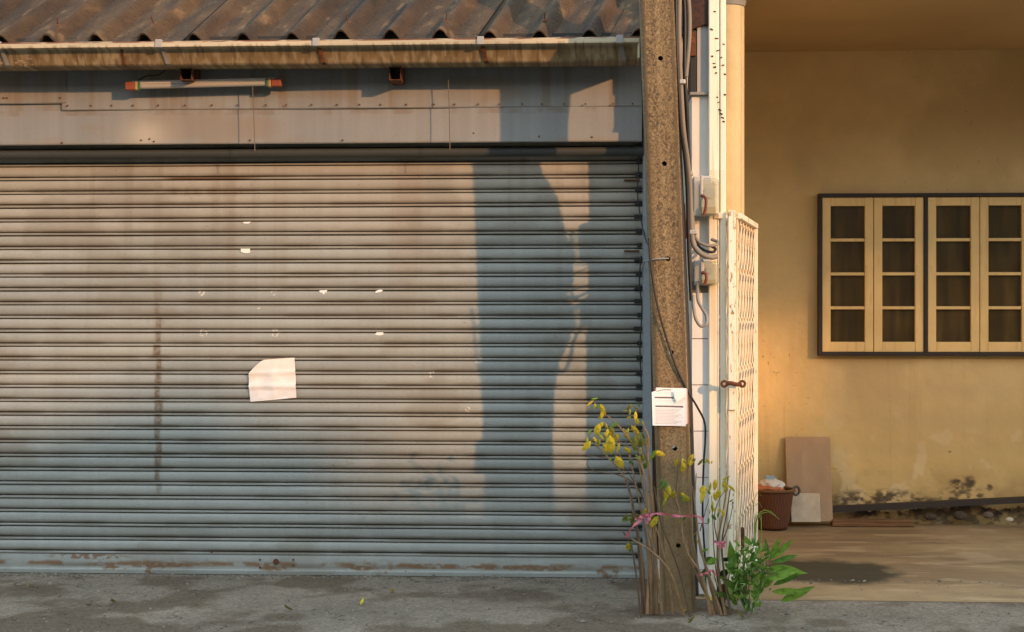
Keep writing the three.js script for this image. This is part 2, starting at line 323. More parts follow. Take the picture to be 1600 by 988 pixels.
M.sash = mat({ roughness: 0.6, map: (() => { const t = tex(512, 512, (u, v) => { const a = fbm(u * 5, v * 5, 4, 191, 5), s = fbm(u * 40, v * 4, 3, 192, 40); return lerp3(mul3([244, 208, 138], 0.88 + 0.14 * a), [196, 158, 100], smooth(0.6, 0.8, s) * 0.3); }); t.repeat.set(1 / 0.9, 1 / 0.9); return t; })() });
M.glass = new THREE.MeshPhysicalMaterial({ color: lin(0.86, 0.84, 0.74), roughness: 0.3, transmission: 1, thickness: 0, ior: 1.25 });
M.clear = new THREE.MeshPhysicalMaterial({ color: lin(0.86, 0.88, 0.8), roughness: 0.12, transmission: 0.9, thickness: 0, ior: 1.45 });
M.grey = mat({ color: lin(0.26, 0.25, 0.23), roughness: 0.6 });
M.conduit = mat({ color: lin(0.22, 0.19, 0.15), roughness: 0.6 });
M.paper = mat({ roughness: 0.9, color: lin(0.86, 0.84, 0.8) });
M.aluminium = mat({ color: lin(0.5, 0.48, 0.44), roughness: 0.45, metalness: 0.5 });

// ---------------------------------------------------------------- the setting
{ const g = new THREE.PlaneGeometry(900, 900, 1, 1).rotateX(-Math.PI / 2).translate(0, -0.16, 0); metreUV(g); structure('ground', g, M.dirt); }
{ const g = box(-60, 60, -0.15, -0.004, 0.0, 3.2, 0); structure('pavement', g, M.pavement); }
{ const g = box(-60, 60, -0.2, -0.12, 3.2, 11, 0); structure('road', g, M.asphalt); }
{ const g = box(0.42, 4.6, -0.2, 0.0, -2.3, 0.62, 0.004); const p = g.attributes.position, n = g.attributes.normal, uv = g.attributes.uv;
  for (let i = 0; i < p.count; i++) if (n.getY(i) > 0.5) uv.setXY(i, (p.getX(i) - 0.4) / 4.6, (p.getZ(i) + 2.4) / 4.6);
  structure('carport_floor', g, M.floor); }

// ---------------------------------------------------------------- shophouse with the roller shutter
const shop = thing('shophouse', 'shophouse with closed blue-grey roller shutter under a corrugated roof', 'shophouse', V(-2.4, 0, -1.8));
const wallTop = 2.95;
part('wall', join([box(-5.5, 0.42, 0, wallTop, -3.75, -3.6), box(-5.5, -5.25, 0, wallTop, -3.6, 0.14), box(0.36, 0.5, 0, wallTop, -3.6, -0.02), box(-5.25, 0.36, 2.75, wallTop, -0.1, 0.12)]), M.whiteWall, shop);
{ // gable infill under the roof
  const s = new THREE.Shape([[0, 0], [3.9, 2.75], [3.9, 0]].map(([a, b]) => new THREE.Vector2(a, b)));
  const mk = (x) => new THREE.ExtrudeGeometry(s, { depth: 0.1, bevelEnabled: false }).rotateY(Math.PI / 2).translate(x, wallTop, 0.15);
  part('gable', metreUV(plain(mk(-5.45))), M.whiteWall, shop); }
// the shutter: a dark backing curtain with slats, each its own piece
const shutter = part('roller_shutter', box(SX0, SX1 + 0.03, 0.02, 2.72, -0.05, -0.03), M.shutterDark, shop, 'closed blue-grey steel roller shutter with rust streaks and white paper');
{
  const p = PITCH;
  const prof = [[-0.0072, -0.013], [-0.0068, 0.006], [-0.0035, 0.0095], [0.0025, 0.0098], [0.0062, 0.006], [0.0066, -0.013], [0.0115, -0.013], [0.012, -0.001], [0.0155, 0.003], [0.03, 0.0062], [0.044, 0.0066], [0.058, 0.0045], [0.0658, 0.0012], [0.0662, -0.013], [p - 0.0072, -0.013]];
  const n = Math.ceil((2.62 - LINE0) / p);
  for (let i = 0; i < n; i++) {
    const y0 = LINE0 + i * p, dz = rr(-0.002, 0.002), ph = rr(0, 9), tl = rr(-0.045, 0.045), dy = rr(-0.0008, 0.0008), dent = [rr(SX0 + 1, SX1), rr(0.1, 0.35), rnd() < 0.4 ? rr(-0.006, -0.002) : 0];
    const g = sweepX(prof.map(([y, z]) => [y0 + y + dy, z + dz + tl * (y - 0.04)]), SX0, SX1, 0.7, 44, (x) => 0.0022 * Math.sin(x * 2.3 + ph) + 0.0014 * Math.sin(x * 5.1 + ph * 2) + dent[2] * Math.exp(-(((x - dent[0]) / dent[1]) ** 2)));
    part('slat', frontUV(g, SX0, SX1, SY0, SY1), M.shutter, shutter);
  }
  const bot = [[0.0, -0.02], [0.0, 0.03], [0.018, 0.032], [0.02, 0.012], [0.024, 0.009], [LINE0 - 0.075, 0.009], [LINE0 - 0.03, 0.0085], [LINE0 - 0.0062, 0.002], [LINE0 - 0.0062, -0.02]];
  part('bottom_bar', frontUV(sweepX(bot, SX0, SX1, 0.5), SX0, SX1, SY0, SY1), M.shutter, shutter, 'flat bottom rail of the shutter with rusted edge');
  const clip = box(-0.028, 0.006, -0.01, 0.012, 0.004, 0.016, 0.003), bolt = new THREE.CylinderGeometry(0.005, 0.005, 0.085, 8).rotateZ(Math.PI / 2);
  for (let i = 0; i < n - 2; i++) piece('end_clip', clip, M.black, shutter, V(SX1 - 0.012, LINE0 + i * p + rr(0.0, 0.016), 0.004), null, [rr(0.6, 1.4), 1, 1]);
  for (const py of [283, 393]) piece('slide_bolt', bolt, M.rust, shutter, V(SX1 - 0.06, Y(py), 0.02));
  const keyhole = new THREE.CylinderGeometry(0.016, 0.016, 0.012, 16).rotateX(Math.PI / 2);
  piece('lock', keyhole, M.rust, shutter, P(431, 878, 0.012));
  const riv = new THREE.SphereGeometry(0.006, 8, 6);
  for (const [a, b] of [[406, 875], [458, 875], [406, 887], [458, 884], [330, 862], [145, 895], [188, 894], [634, 894], [640, 898]]) piece('rivet', riv, M.rust, shutter, P(a, b, 0.01));
}
// guide rail and trims beside the shutter
part('guide_rail', join([box(X(1004), X(1004) + 0.012, 0, 2.5, -0.04, 0.075, 0.002), box(X(1004) + 0.003, X(1004) + 0.075, 0, 2.5, 0.06, 0.078, 0.003)]), mat({ color: lin(0.25, 0.29, 0.31), roughness: 0.6, bumpMap: rep(grain, 0.4), bumpScale: 0.004 }), shop);
part('shutter_box', box(SX0, SX1 + 0.05, 2.47, 2.74, -0.02, 0.13, 0), M.shutterDark, shop);
{ // header flashing: bottom roll tube behind the fascia
  part('header_tube', metreUV(plain(new THREE.CylinderGeometry(0.028, 0.028, SX1 - SX0, 20).rotateZ(Math.PI / 2).translate((SX0 + SX1) / 2, Y(240, 0.08) + 0.012, 0.075))), mat({ color: lin(0.045, 0.05, 0.045), roughness: 0.6 }), shop);
}
// fascia sheets
const fTop = 2.93, fBot = Y(222, 0.17), seam2 = Y(157, 0.17);
const FXR = X(1003, 0.17);
function fasciaSheet(x0, x1, y0, y1, z, bend = 0) {
  const pts = [[y0 + 0.001, z - 0.03], [y0, z - 0.004], [y0 + 0.006, z], [(y0 + y1) / 2, z + bend], [y1, z]];
  return frontUV(sweepX(pts, x0, x1, 0.3, 24, (x) => 0.003 * Math.sin(x * 3.1 + y0 * 9) + 0.0016 * Math.sin(x * 8.7)), FX0, FX1, FY0, FY1);
}
{
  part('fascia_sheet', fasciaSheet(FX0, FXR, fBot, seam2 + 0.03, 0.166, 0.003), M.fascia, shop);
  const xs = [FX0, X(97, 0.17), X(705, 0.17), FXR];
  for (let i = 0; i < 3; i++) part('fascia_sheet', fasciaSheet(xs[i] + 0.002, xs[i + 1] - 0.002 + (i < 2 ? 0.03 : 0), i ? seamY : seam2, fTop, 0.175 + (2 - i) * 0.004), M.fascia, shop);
  const sc = new THREE.CylinderGeometry(0.0045, 0.0055, 0.005, 6).rotateX(Math.PI / 2);
  for (let px = 105; px < 1000; px += rr(30, 44)) piece('screw', sc, M.rust, shop, P(px, 165 - 3 * (px - 100) / 900, 0.19));
  for (const px of [5, 10, 93]) piece('screw', sc, M.rust, shop, P(px, 153, 0.19));
  for (const [a, b] of [[220, 219], [233, 217], [240, 221], [96, 223], [390, 219], [535, 219], [740, 208], [842, 213], [925, 214]]) piece('screw', sc, M.rust, shop, P(a, b, 0.172));
}
// soffit behind the gutter
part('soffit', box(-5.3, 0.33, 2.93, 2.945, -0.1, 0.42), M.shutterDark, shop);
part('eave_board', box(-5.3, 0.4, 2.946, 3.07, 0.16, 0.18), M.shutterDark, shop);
// corrugated roof, one sheet per piece
const RD = V(0.294, 0.7, -1), RN = V(0, 1, 0.7).normalize(), EAVE = V(0, Y(66, 0.45), 0.47), PER = 0.262;
const ridgeX = X(228, 0.47);                                           // one ridge crest at the eave
function rollH(x) { const t = (((x - ridgeX) / PER) % 1 + 1.5) % 1 - 0.5; const a = Math.abs(t); return a < 0.2 ? 0.066 * Math.cos(a / 0.2 * Math.PI / 2) ** 1.05 : 0.004 * Math.exp(-(((a - 0.5) / 0.05) ** 2)); }
const roof = part('roof', join([box(-5.2, 0.25, 2.95, 2.995, 0.2, 0.27), box(-5.2, 0.2, 3.9, 3.97, -1.12, -1.05)]), M.wood, shop, 'brown weathered corrugated cement roof');
function roofSheet(x0, x1, lift, t0, t1) {
  const n = 60, pos = [], uv = [];
  const pt = (x, h, t) => [EAVE.x + x + RN.x * h + RD.x * t, EAVE.y + RN.y * h + RD.y * t, EAVE.z + RN.z * h + RD.z * t];
  const quad = (a, b, c, d, ua, ub, uc, ud) => { pos.push(...a, ...b, ...c, ...a, ...c, ...d); uv.push(...ua, ...ub, ...uc, ...ua, ...uc, ...ud); };
  for (let i = 0; i < n; i++) {
    const xa = mix(x0, x1, i / n), xb = mix(x0, x1, (i + 1) / n), ha = rollH(xa) + lift, hb = rollH(xb) + lift, th = 0.009;
    quad(pt(xa, ha, t0), pt(xb, hb, t0), pt(xb, hb, t1), pt(xa, ha, t1), [xa, t0], [xb, t0], [xb, t1], [xa, t1]);
    quad(pt(xb, hb - th, t0), pt(xa, ha - th, t0), pt(xa, ha - th, t1), pt(xb, hb - th, t1), [xb, t0], [xa, t0], [xa, t1], [xb, t1]);
    quad(pt(xa, ha - th, t0), pt(xb, hb - th, t0), pt(xb, hb, t0), pt(xa, ha, t0), [xa, 0], [xb, 0], [xb, 0.01], [xa, 0.01]);
    if (i === 0) quad(pt(xa, ha - th, t0), pt(xa, ha, t0), pt(xa, ha, t1), pt(xa, ha - th, t1), [0, t0], [0.01, t0], [0.01, t1], [0, t1]);
    if (i === n - 1) quad(pt(xb, hb - th, t0), pt(xb, hb, t0), pt(xb, hb, t1), pt(xb, hb - th, t1), [0, t0], [0.01, t0], [0.01, t1], [0, t1]);
  }
  let g = new THREE.BufferGeometry(); g.setAttribute('position', new THREE.Float32BufferAttribute(pos, 3)); g.setAttribute('uv', new THREE.Float32BufferAttribute(uv, 2));
  g.computeVertexNormals(); return toCreasedNormals(g, 0.7);
}
{
  const edge = X(272, 0.47);
  for (let k = -6; k < 4; k++) {
    const x0 = edge + k * PER * 3 - 0.05, x1 = Math.min(edge + (k + 1) * PER * 3 + 0.03, 0.52); if (x1 - x0 < 0.05) continue;
    part('roof_sheet', roofSheet(x0, x1, 0.011 * ((k + 8) % 2), rr(-0.015, 0.01), 4.4), M.roof, roof);
  }
  const bolt = new THREE.CylinderGeometry(0.004, 0.004, 0.045, 6), cap = new THREE.CylinderGeometry(0.013, 0.018, 0.007, 8), bg = join([bolt.clone().translate(0, 0.02, 0), cap]);
  for (const px of [78, 235, 543, 698, 855]) { const k = Math.round((X(px, 0.47) - ridgeX) / PER), x = ridgeX + k * PER; piece('roof_bolt', bg, M.rust, roof, V(x + RD.x * 0.09, EAVE.y + RN.y * 0.072 + RD.y * 0.09, EAVE.z + RN.z * 0.072 + RD.z * 0.09), [0.5, 0, rr(-0.2, 0.2)]); }
}
// gutter
{
  const gt = Y(59, 0.56), gb = Y(97, 0.46);
  const prof = [[gb + 0.09, 0.29], [gb + 0.005, 0.3], [gb, 0.31], [gb - 0.001, 0.455], [gb + 0.006, 0.464], [gb + 0.03, 0.478], [gb + 0.06, 0.5], [gb + 0.085, 0.522], [gt - 0.036, 0.53], [gt - 0.031, 0.545], [gt - 0.03, 0.56], [gt - 0.002, 0.562], [gt, 0.556], [gt - 0.003, 0.548], [gt - 0.028, 0.546]];
  const g = sweepX(prof, -5.2, X(998, 0.5), 0.35, 40, (x) => 0.003 * Math.sin(x * 2.1) + 0.002 * Math.sin(x * 6.3));
  const p = g.attributes.position, uv = g.attributes.uv; for (let i = 0; i < p.count; i++) uv.setXY(i, (p.getX(i) + 5.2) / 6, clamp((p.getY(i) - gb) / (gt - gb), 0.01, 0.99));
  const gut = part('gutter', g, M.gutter, shop, 'cream eaves gutter stained brown with rusty straps');
  const strapProf = [[gb - 0.004, 0.44], [gb + 0.004, 0.468], [gb + 0.03, 0.482], [gb + 0.06, 0.504], [gb + 0.085, 0.526], [gt - 0.035, 0.534]].map(([y, z]) => [y, z + 0.005]);
  const whiteM = mat({ color: lin(0.34, 0.33, 0.3), roughness: 0.6 });
  [[2, 0], [253, 0], [497, 1], [752, 1], [968, 0]].forEach(([px, rusty]) => {
    const x = X(px, 0.5);
    const s = sweepX(strapProf, x - 0.011, x + 0.011, 0.5); const q = s.attributes.position; for (let i = 0; i < q.count; i++) q.setX(i, q.getX(i) + (gt - q.getY(i)) * 0.22);
    part('gutter_strap', s, rusty ? M.rust : M.grey, gut);
    part('strap_clip', box(x - 0.018, x + 0.018, gt - 0.034, gt + 0.008, 0.54, 0.57, 0.003), whiteM, gut);
  });
  part('gutter_joint', sweepX(strapProf.map(([y, z]) => [y, z - 0.002]), X(189, 0.5), X(193, 0.5), 0.5), M.rust, gut);
  part('gutter_end', box(X(996, 0.5), X(999, 0.5), gb, gt, 0.3, 0.55, 0.001), M.gutter, gut);
}
// rafter ends under the gutter: open steel channels
for (const px of [290, 617]) {
  const c = P(px, 112, 0.36), w = 0.032, h = 0.045, t = 0.004;
  part('rafter_end', join([box(c.x - w, c.x + w, c.y - h, c.y - h + t, 0.1, 0.36), box(c.x - w, c.x - w + t, c.y - h + t, c.y + h + 0.04, 0.1, 0.358), box(c.x + w - t, c.x + w, c.y - h + t, c.y + h + 0.04, 0.1, 0.358)]), M.rust, shop);
}
// side pier: white plaster with a tiled pillar face, panel and hood above
const pillarL = X(1081, 0.55), pillarR = X(1109, 0.55), pierTop = Y(150, 0.55);
part('pier', join([box(X(1026, 0.1), 0.66, 0, 2.95, -0.02, 0.1, 0.003), box(pillarL, pillarR + 0.02, 0, pierTop - 0.004, 0.1, 0.54, 0.003)]), M.whiteWall, shop, 'white plastered pier beside the shutter');
{
  const pier = shop.children[shop.children.length - 1]; const tileH = 0.239;
  const top = Y(440, 0.555);
  part('grout_bed', box(pillarL + 0.002, pillarR + 0.018, 0.01, top, 0.54, 0.546), M.grout, pier);
  for (let k = 0; ; k++) { const y1 = Y(530, 0.56) - (k - 1) * tileH, y0 = y1 - tileH + 0.004; if (y1 < 0.03) break; part('tile', box(pillarL, pillarR + 0.02, Math.max(0.012, y0), Math.min(y1, top), 0.546, 0.554 + rr(0, 0.001), 0.002), M.tile, pier); }
  part('ledge', box(pillarL - 0.01, pillarR + 0.01, pierTop - 0.004, pierTop + 0.012, 0.1, 0.565, 0.003), M.grey, shop);
  part('wall_panel', box(X(1089, 0.545), X(1107, 0.545), pierTop + 0.013, Y(42, 0.545), 0.44, 0.545, 0.003), mat({ color: lin(0.42, 0.41, 0.39), roughness: 0.6 }), shop, 'pale grey vertical panel above the tiled pillar');
  part('dark_gap_block', box(X(1079, 0.56), X(1088.2, 0.56), pierTop + 0.013, Y(50, 0.56), 0.35, 0.558, 0.002), M.shutterDark, shop);  // solid block, a gap's shade painted dark; also added to shadow the fascia
  part('batten', box(X(1079.5, 0.57), X(1087.5, 0.57), Y(90, 0.57), Y(52, 0.57), 0.56, 0.572, 0.003), M.rust, shop);
  // folded metal hood at the roof corner
  const s = new THREE.Shape([[1076, -30], [1118, -30], [1112, 40], [1100, 38], [1084, 44], [1080, 48]].map(([a, b]) => { const q = P(a, b, 0.56); return new THREE.Vector2(q.x, q.y); }));
  part('hood', metreUV(plain(new THREE.ExtrudeGeometry(s, { depth: 0.2, bevelEnabled: true, bevelSize: 0.004, bevelThickness: 0.004, bevelSegments: 1 }).translate(0, 0, 0.36))), mat({ map: rep(rustTex, 0.5), color: lin(0.35, 0.33, 0.33), roughness: 0.7 }), shop, 'dark brown sheet metal hood at the roof corner');
}

// ---------------------------------------------------------------- house with the carport
const house = thing('house', 'cream plastered house with open carport and black-framed window', 'house', V(2.5, 0, -2.2));
part('wall', frontUV(box(WX0 - 0.4, WX1 + 0.4, 0, 3.5, WZ - 0.18, WZ), WX0, WX1, 0, 3.5), M.plaster, house, 'cream rear wall with mould along its foot');
part('wall', box(0.5, 0.62, 0, 3.5, WZ, -0.4), M.cream, house);
part('wall', box(3.92, 4.1, 0, 3.6, WZ - 0.1, -1.6), M.cream, house);
const ceilY = Y(80, WZ, 1300);
part('ceiling', join([box(0.62, 3.92, ceilY, ceilY + 0.1, WZ, -0.652, 0.003), box(0.62, 3.92, ceilY - 0.004, ceilY + 0.1, -0.648, 0.16, 0.003)]), M.ceiling, house, 'flat cream carport ceiling');
part('roof', box(0.5, 4.3, ceilY + 0.12, ceilY + 0.3, WZ - 2.4, 0.22), M.grey, house);
part('wall', box(0.5, 4.3, 0, ceilY + 0.1, WZ - 2.4, WZ - 2.2), M.cream, house);
{ const r = 0.094, c = V(X(1136, 0.1), 0, 0.1);
  const col = part('column', metreUV(plain(new THREE.CylinderGeometry(r, r, Y(16, 0.1), 40).translate(c.x, Y(16, 0.1) / 2, c.z))), M.cream, house, 'round cream column at the carport entrance');
  part('column_cap', plain(new THREE.CylinderGeometry(r + 0.012, r + 0.004, 0.03, 40).translate(c.x, Y(11, 0.1), c.z)), M.grey, col);
  part('beam', box(c.x - 0.14, c.x + 0.1, Y(5, 0.1), ceilY - 0.006, -1.2, 0.2, 0.004), M.cream, house); }
// window: black frame, four sashes, sixteen panes
{
  const z = WZ, f = (px) => X(px, z), yt = Y(303, z, 1440), yb = Y(556, z, 1440), x0 = f(1277), x1 = f(1613), fr = 0.026, zz = z + 0.004;
  const xm0 = f(1441), xm1 = f(1447);
  const win = part('window', join([box(x0, x1, yt - fr, yt, zz, z + 0.07, 0.003), box(x0, x1, yb, yb + fr, zz, z + 0.07, 0.003), box(x0, x0 + fr, yb + fr, yt - fr, zz, z + 0.068, 0.003), box(x1 - fr, x1, yb + fr, yt - fr, zz, z + 0.068, 0.003), box(xm0, xm1, yb + fr, yt - fr, zz, z + 0.066, 0.003)]), M.darkWood, house, 'wide window with black frame and four cream sashes');
  const edges = [[x0 + fr + 0.001, f(1362.5)], [f(1363.5), xm0 - 0.001], [xm1 + 0.001, f(1527.5)], [f(1528.5), x1 - fr - 0.001]];
  const curtain = mat({ roughness: 0.95, map: tex(256, 256, (u, v) => { const c = fbm(u * 24, v * 2, 3, 201, 24), d = fbm(u * 5, v * 5, 4, 202, 5); return mul3([104, 86, 56], 0.35 + 0.75 * c + 0.4 * d); }) });
  edges.forEach(([a, b]) => {
    const st = 0.058, bot = yb + fr + 0.001, top = yt - fr - 0.001, zb = z + 0.02, zf = z + 0.055, gs = [], bars = 3, ia = a + st, ib = b - st, gb = bot + 0.07, gt = top - 0.06;
    gs.push(box(a, ia, bot, top, zb, zf, 0.004), box(ib, b, bot, top, zb, zf, 0.004), box(ia, ib, bot, gb, zb, zf - 0.002, 0.004), box(ia, ib, gt, top, zb, zf - 0.002, 0.004));
    const step = (gt - gb) / 4;
    for (let k = 1; k <= bars; k++) gs.push(box(ia, ib, gb + k * step - 0.011, gb + k * step + 0.011, zb, zf - 0.006, 0.004));
    part('sash', join(gs), M.sash, win);
    for (let k = 0; k < 4; k++) part('pane', box(ia, ib, gb + k * step + (k ? 0.011 : 0), gb + (k + 1) * step - (k < 3 ? 0.011 : 0), z + 0.028, z + 0.031), M.glass, win);
    part('blind', box(a + 0.01, b - 0.01, bot, top, z + 0.006, z + 0.014), curtain, win);
  });
}

// ---------------------------------------------------------------- utility pole, its notice and wires
{
  const zf = 0.93, zb = 0.77, top = 3.9, tilt = -0.0362;
  const xc = X(1045, zf), yc = Y(494, zf);
  const cx = (y) => xc + (y - yc) * tilt;
  const pole = thing('utility_pole', 'weathered square concrete utility pole with bolt holes in front of the shutter edge', 'utility pole', V(cx(0), 0, (zf + zb) / 2));
  let g = new RoundedBoxGeometry(0.168, top + 0.4, zf - zb, 1, 0.022); if (g.index) g = g.toNonIndexed(); g.translate(xc, (top - 0.4) / 2, (zf + zb) / 2);
  let br = new Brush(g); br.updateMatrixWorld(); const ev = new Evaluator(); ev.attributes = ['position', 'normal', 'uv'];
  for (const py of [93, 257, 405, 551, 700, 851]) { const c = new Brush(new THREE.CylinderGeometry(0.0125, 0.0125, 0.6, 14).rotateX(Math.PI / 2)); c.position.set(xc + 0.006, Y(py, zf), 0.85); c.updateMatrixWorld(); br = ev.evaluate(br, c, SUBTRACTION); br.updateMatrixWorld(); }
  let pg = plain(br.geometry); pg = lean(pg, yc, tilt); metreUV(pg);
  { const p = pg.attributes.position, n = pg.attributes.normal, uv = pg.attributes.uv; for (let i = 0; i < p.count; i++) { const ux = Math.abs(n.getX(i)) > 0.7 ? 0.25 + (p.getZ(i) - zb) : (p.getX(i) - cx(p.getY(i)) + 0.1); uv.setXY(i, ux / 0.5, (p.getY(i) + 0.3) / 4.5); } }
  M.pole.bumpMap.repeat.set(0.5 / 0.12, 4.5 / 0.12);
  part('shaft', pg, M.pole, pole);
  // cables and conduits down its right side
  const wire = (name, pts, r, m, label, cat = 'cable', rad = 8) => solo(name, plain(tube(pts.map(([a, b, z]) => P(a, b, z)), r, pts.length * 8, rad)), m, label, cat);
  wire('power_cable', [[1056, -40, 0.86], [1057, 60, 0.86], [1060, 130, 0.85], [1064, 200, 0.82], [1070, 245, 0.78], [1074, 300, 0.74], [1076, 380, 0.72], [1080, 470, 0.71]], 0.009, M.black, 'thick black cable running down beside the concrete pole to the lower meter');
  wire('power_cable', [[1046, -40, 0.745], [1050, 100, 0.745], [1057, 250, 0.745], [1063, 400, 0.745], [1072, 600, 0.745], [1077, 760, 0.745], [1083, 930, 0.745]], 0.03, M.black, 'fat black cable bundle added behind the right pole edge to fill its shadow gap');  // added to close the lit gap beside the pole's shadow
  wire('conduit', [[1062, -40, 0.84], [1061, 60, 0.84], [1064, 140, 0.82], [1068, 205, 0.79], [1074, 250, 0.74], [1078, 290, 0.71], [1081, 360, 0.7], [1085, 385, 0.71], [1096, 397, 0.72], [1110, 402, 0.71], [1119, 401, 0.66]], 0.013, M.conduit, 'thick beige-grey conduit curving towards the upper electric meter', 'conduit');
  wire('conduit', [[1071, -40, 0.8], [1077, 14, 0.79], [1077, 60, 0.79], [1072, 120, 0.79]], 0.011, M.conduit, 'short beige-grey conduit ending beside the dark metal hood', 'conduit');
  wire('power_cable', [[1066, -40, 0.8], [1070, 20, 0.79], [1070, 120, 0.79], [1073, 170, 0.77], [1076, 240, 0.72], [1079, 300, 0.66]], 0.011, M.black, 'black corrugated cable hanging behind the conduits at pole top');
  wire('cable_loop', [[1082, 330, 0.66], [1085, 366, 0.68], [1092, 378, 0.7], [1106, 384, 0.71], [1118, 383, 0.7], [1121, 378, 0.64], [1112, 374, 0.62]], 0.0085, M.conduit, 'grey cable loop bulging out under the upper electric meter');
  wire('cable_loop', [[1088, 372, 0.64], [1093, 385, 0.66], [1103, 392, 0.67], [1114, 394, 0.67], [1118, 389, 0.64], [1110, 384, 0.6]], 0.0075, M.black, 'thin black cable loop tucked between the two meters');
  wire('cable_loop', [[1083, 462, 0.68], [1084, 480, 0.71], [1088, 500, 0.73], [1096, 510, 0.73], [1104, 506, 0.73], [1104, 494, 0.71], [1097, 482, 0.68], [1091, 470, 0.65], [1090, 440, 0.6]], 0.0085, M.grey, 'grey drip loop of cable hanging below the lower meter');
  const bp = join([lean(box(-0.015, 0.015, 0, Y(262, 0.7) - Y(484, 0.7), -0.012, 0.012, 0.003), 0, -0.042)]).translate(X(1072, 0.7), Y(484, 0.7), 0.67);
  solo('batten', metreUV(bp), mat({ map: rep(woodTex, 0.3, 0.1), color: lin(0.5, 0.45, 0.42), roughness: 0.9 }), 'narrow brown wooden batten carrying cables between pole and pillar', 'batten');
  const clampG = (a, b, z) => { const q = P(a, b, z); return box(q.x - 0.022, q.x + 0.022, q.y - 0.011, q.y + 0.011, q.z - 0.012, q.z + 0.016, 0.004); };
  solo('cable_clamp', clampG(1064, 128, 0.83), M.aluminium, 'white cable clamp around the conduit high on the pole', 'clamp');
  solo('cable_clamp', clampG(1077, 271, 0.71), M.aluminium, 'white cable clamp just above the upper meter', 'clamp');
  solo('cable_clamp', clampG(1083, 363, 0.7), M.aluminium, 'white cable clamp between the two meters', 'clamp');
  { // added board hidden by the pole, outlined to cast the ragged shadow edge
    const zb2 = 0.6, e = [[836, 100], [838, 250], [846, 275], [866, 310], [876, 350], [890, 395], [893, 440], [882, 462], [890, 480], [888, 530], [870, 565], [861, 620], [860, 700], [862, 900]];
    const rt = e.map(([a, b]) => { const q = P(a, b, 0); return [q.x + zb2, q.y + 0.36 * zb2]; }), sh = new THREE.Shape();
    sh.moveTo(0.305, rt[0][1]); rt.forEach(([x, y]) => sh.lineTo(x, y)); sh.lineTo(0.345, rt[rt.length - 1][1]);
    solo('shadow_board', metreUV(plain(new THREE.ExtrudeGeometry(sh, { depth: 0.02, bevelEnabled: false }).translate(0, 0, zb2 - 0.01))), mat({ map: rep(woodTex, 0.3, 0.1), color: lin(0.3, 0.26, 0.24), roughness: 0.9 }), 'dark board added behind the concrete pole to cast a ragged shadow', 'board'); }
  // thin black wire from the hole and down to the gate foot
  wire('tie_wire', [[1045, 404, 0.94], [1036, 404, 0.95], [1024, 405, 0.95], [1014, 407, 0.93], [1007, 412, 0.3], [1003, 420, 0.05]], 0.0035, M.grey, 'grey tie wire from the pole hole to the shutter edge', 'wire');
  wire('black_wire', [[1014, 372, 0.95], [1018, 420, 0.95], [1028, 480, 0.955], [1042, 530, 0.95], [1056, 572, 0.945], [1074, 610, 0.93], [1090, 637, 0.9], [1101, 660, 0.85], [1102, 690, 0.8], [1100, 720, 0.78], [1098, 800, 0.75], [1102, 880, 0.72], [1103, 930, 0.7]], 0.0052, M.black, 'loose black wire sagging across the pole and down the tiled pillar', 'wire');
  wire('hanging_wire', [[1001, 215, 0.1], [998, 260, 0.06], [996, 300, 0.06], [1001, 340, 0.06], [1008, 370, 0.1], [1014, 385, 0.5]], 0.003, M.black, 'thin dark wire dangling at the top right shutter corner', 'wire');
  wire('hanging_wire', [[1002, 400, 0.06], [999, 440, 0.05], [1003, 480, 0.05], [1000, 540, 0.05], [1002, 600, 0.05]], 0.0035, M.black, 'thin dark wire along the shutter edge below the tie wire', 'wire');
  // notice: a stack of three sheets
  const notice = thing('paper_notice', 'stack of white printed notices with pink edges fixed to the concrete pole', 'notice', P(1047, 665, 0.94));
  const sheet = (px0, py0, px1, py1, z, cut, m, bend) => {
    const a = P(px0, py1, z), b = P(px1, py0, z), gq = new THREE.PlaneGeometry(b.x - a.x, b.y - a.y, 12, 12), p = gq.attributes.position, w = b.x - a.x, h = b.y - a.y;
    for (let i = 0; i < p.count; i++) { const u = p.getX(i) / w + 0.5, v = p.getY(i) / h + 0.5; let x = p.getX(i), y = p.getY(i); if (cut && u < 0.35 && v > 0.8) y -= (0.35 - u) * h * 0.3 * ((v - 0.8) / 0.2); p.setXYZ(i, x + 0.004 * (0.5 - v), y - 0.003 * u, 0.006 * Math.sin(u * 5 + bend) * (1 - v) + 0.006 * u * u * (bend > 1 ? 1 : 0.4)); }
    gq.translate((a.x + b.x) / 2, (a.y + b.y) / 2, z); gq.computeVertexNormals(); return part('sheet', plain(gq), m, notice);
  };
  sheet(1024, 607, 1075, 661, 0.936, 0, mat({ color: lin(0.8, 0.34, 0.4), roughness: 0.9 }), 0.3).userData.label = 'pink sheet at the back of the stack';
  sheet(1026, 606, 1073.5, 662, 0.941, 0, M.paper, 0.6);
  const cv = document.createElement('canvas'); cv.width = 512; cv.height = 576; const k = cv.getContext('2d');
  k.fillStyle = '#f4f1ee'; k.fillRect(0, 0, 512, 576);
  k.fillStyle = '#6e6a66'; k.fillRect(70, 14, 230, 12); k.fillRect(40, 128, 300, 26); k.fillRect(50, 264, 430, 26);
  k.fillStyle = '#8e8a86'; for (let i = 0; i < 10; i++) { k.globalAlpha = 0.35; k.fillRect(45, 60 + i * 0, 0, 0); k.fillRect(45 + (i % 3) * 8, 320 + i * 24, 300 + ((i * 71) % 120), 5); } k.globalAlpha = 0.4; k.fillRect(60, 180, 360, 5); k.fillRect(60, 206, 300, 5); k.fillRect(90, 50, 240, 5); k.fillRect(90, 72, 200, 5); k.globalAlpha = 1;
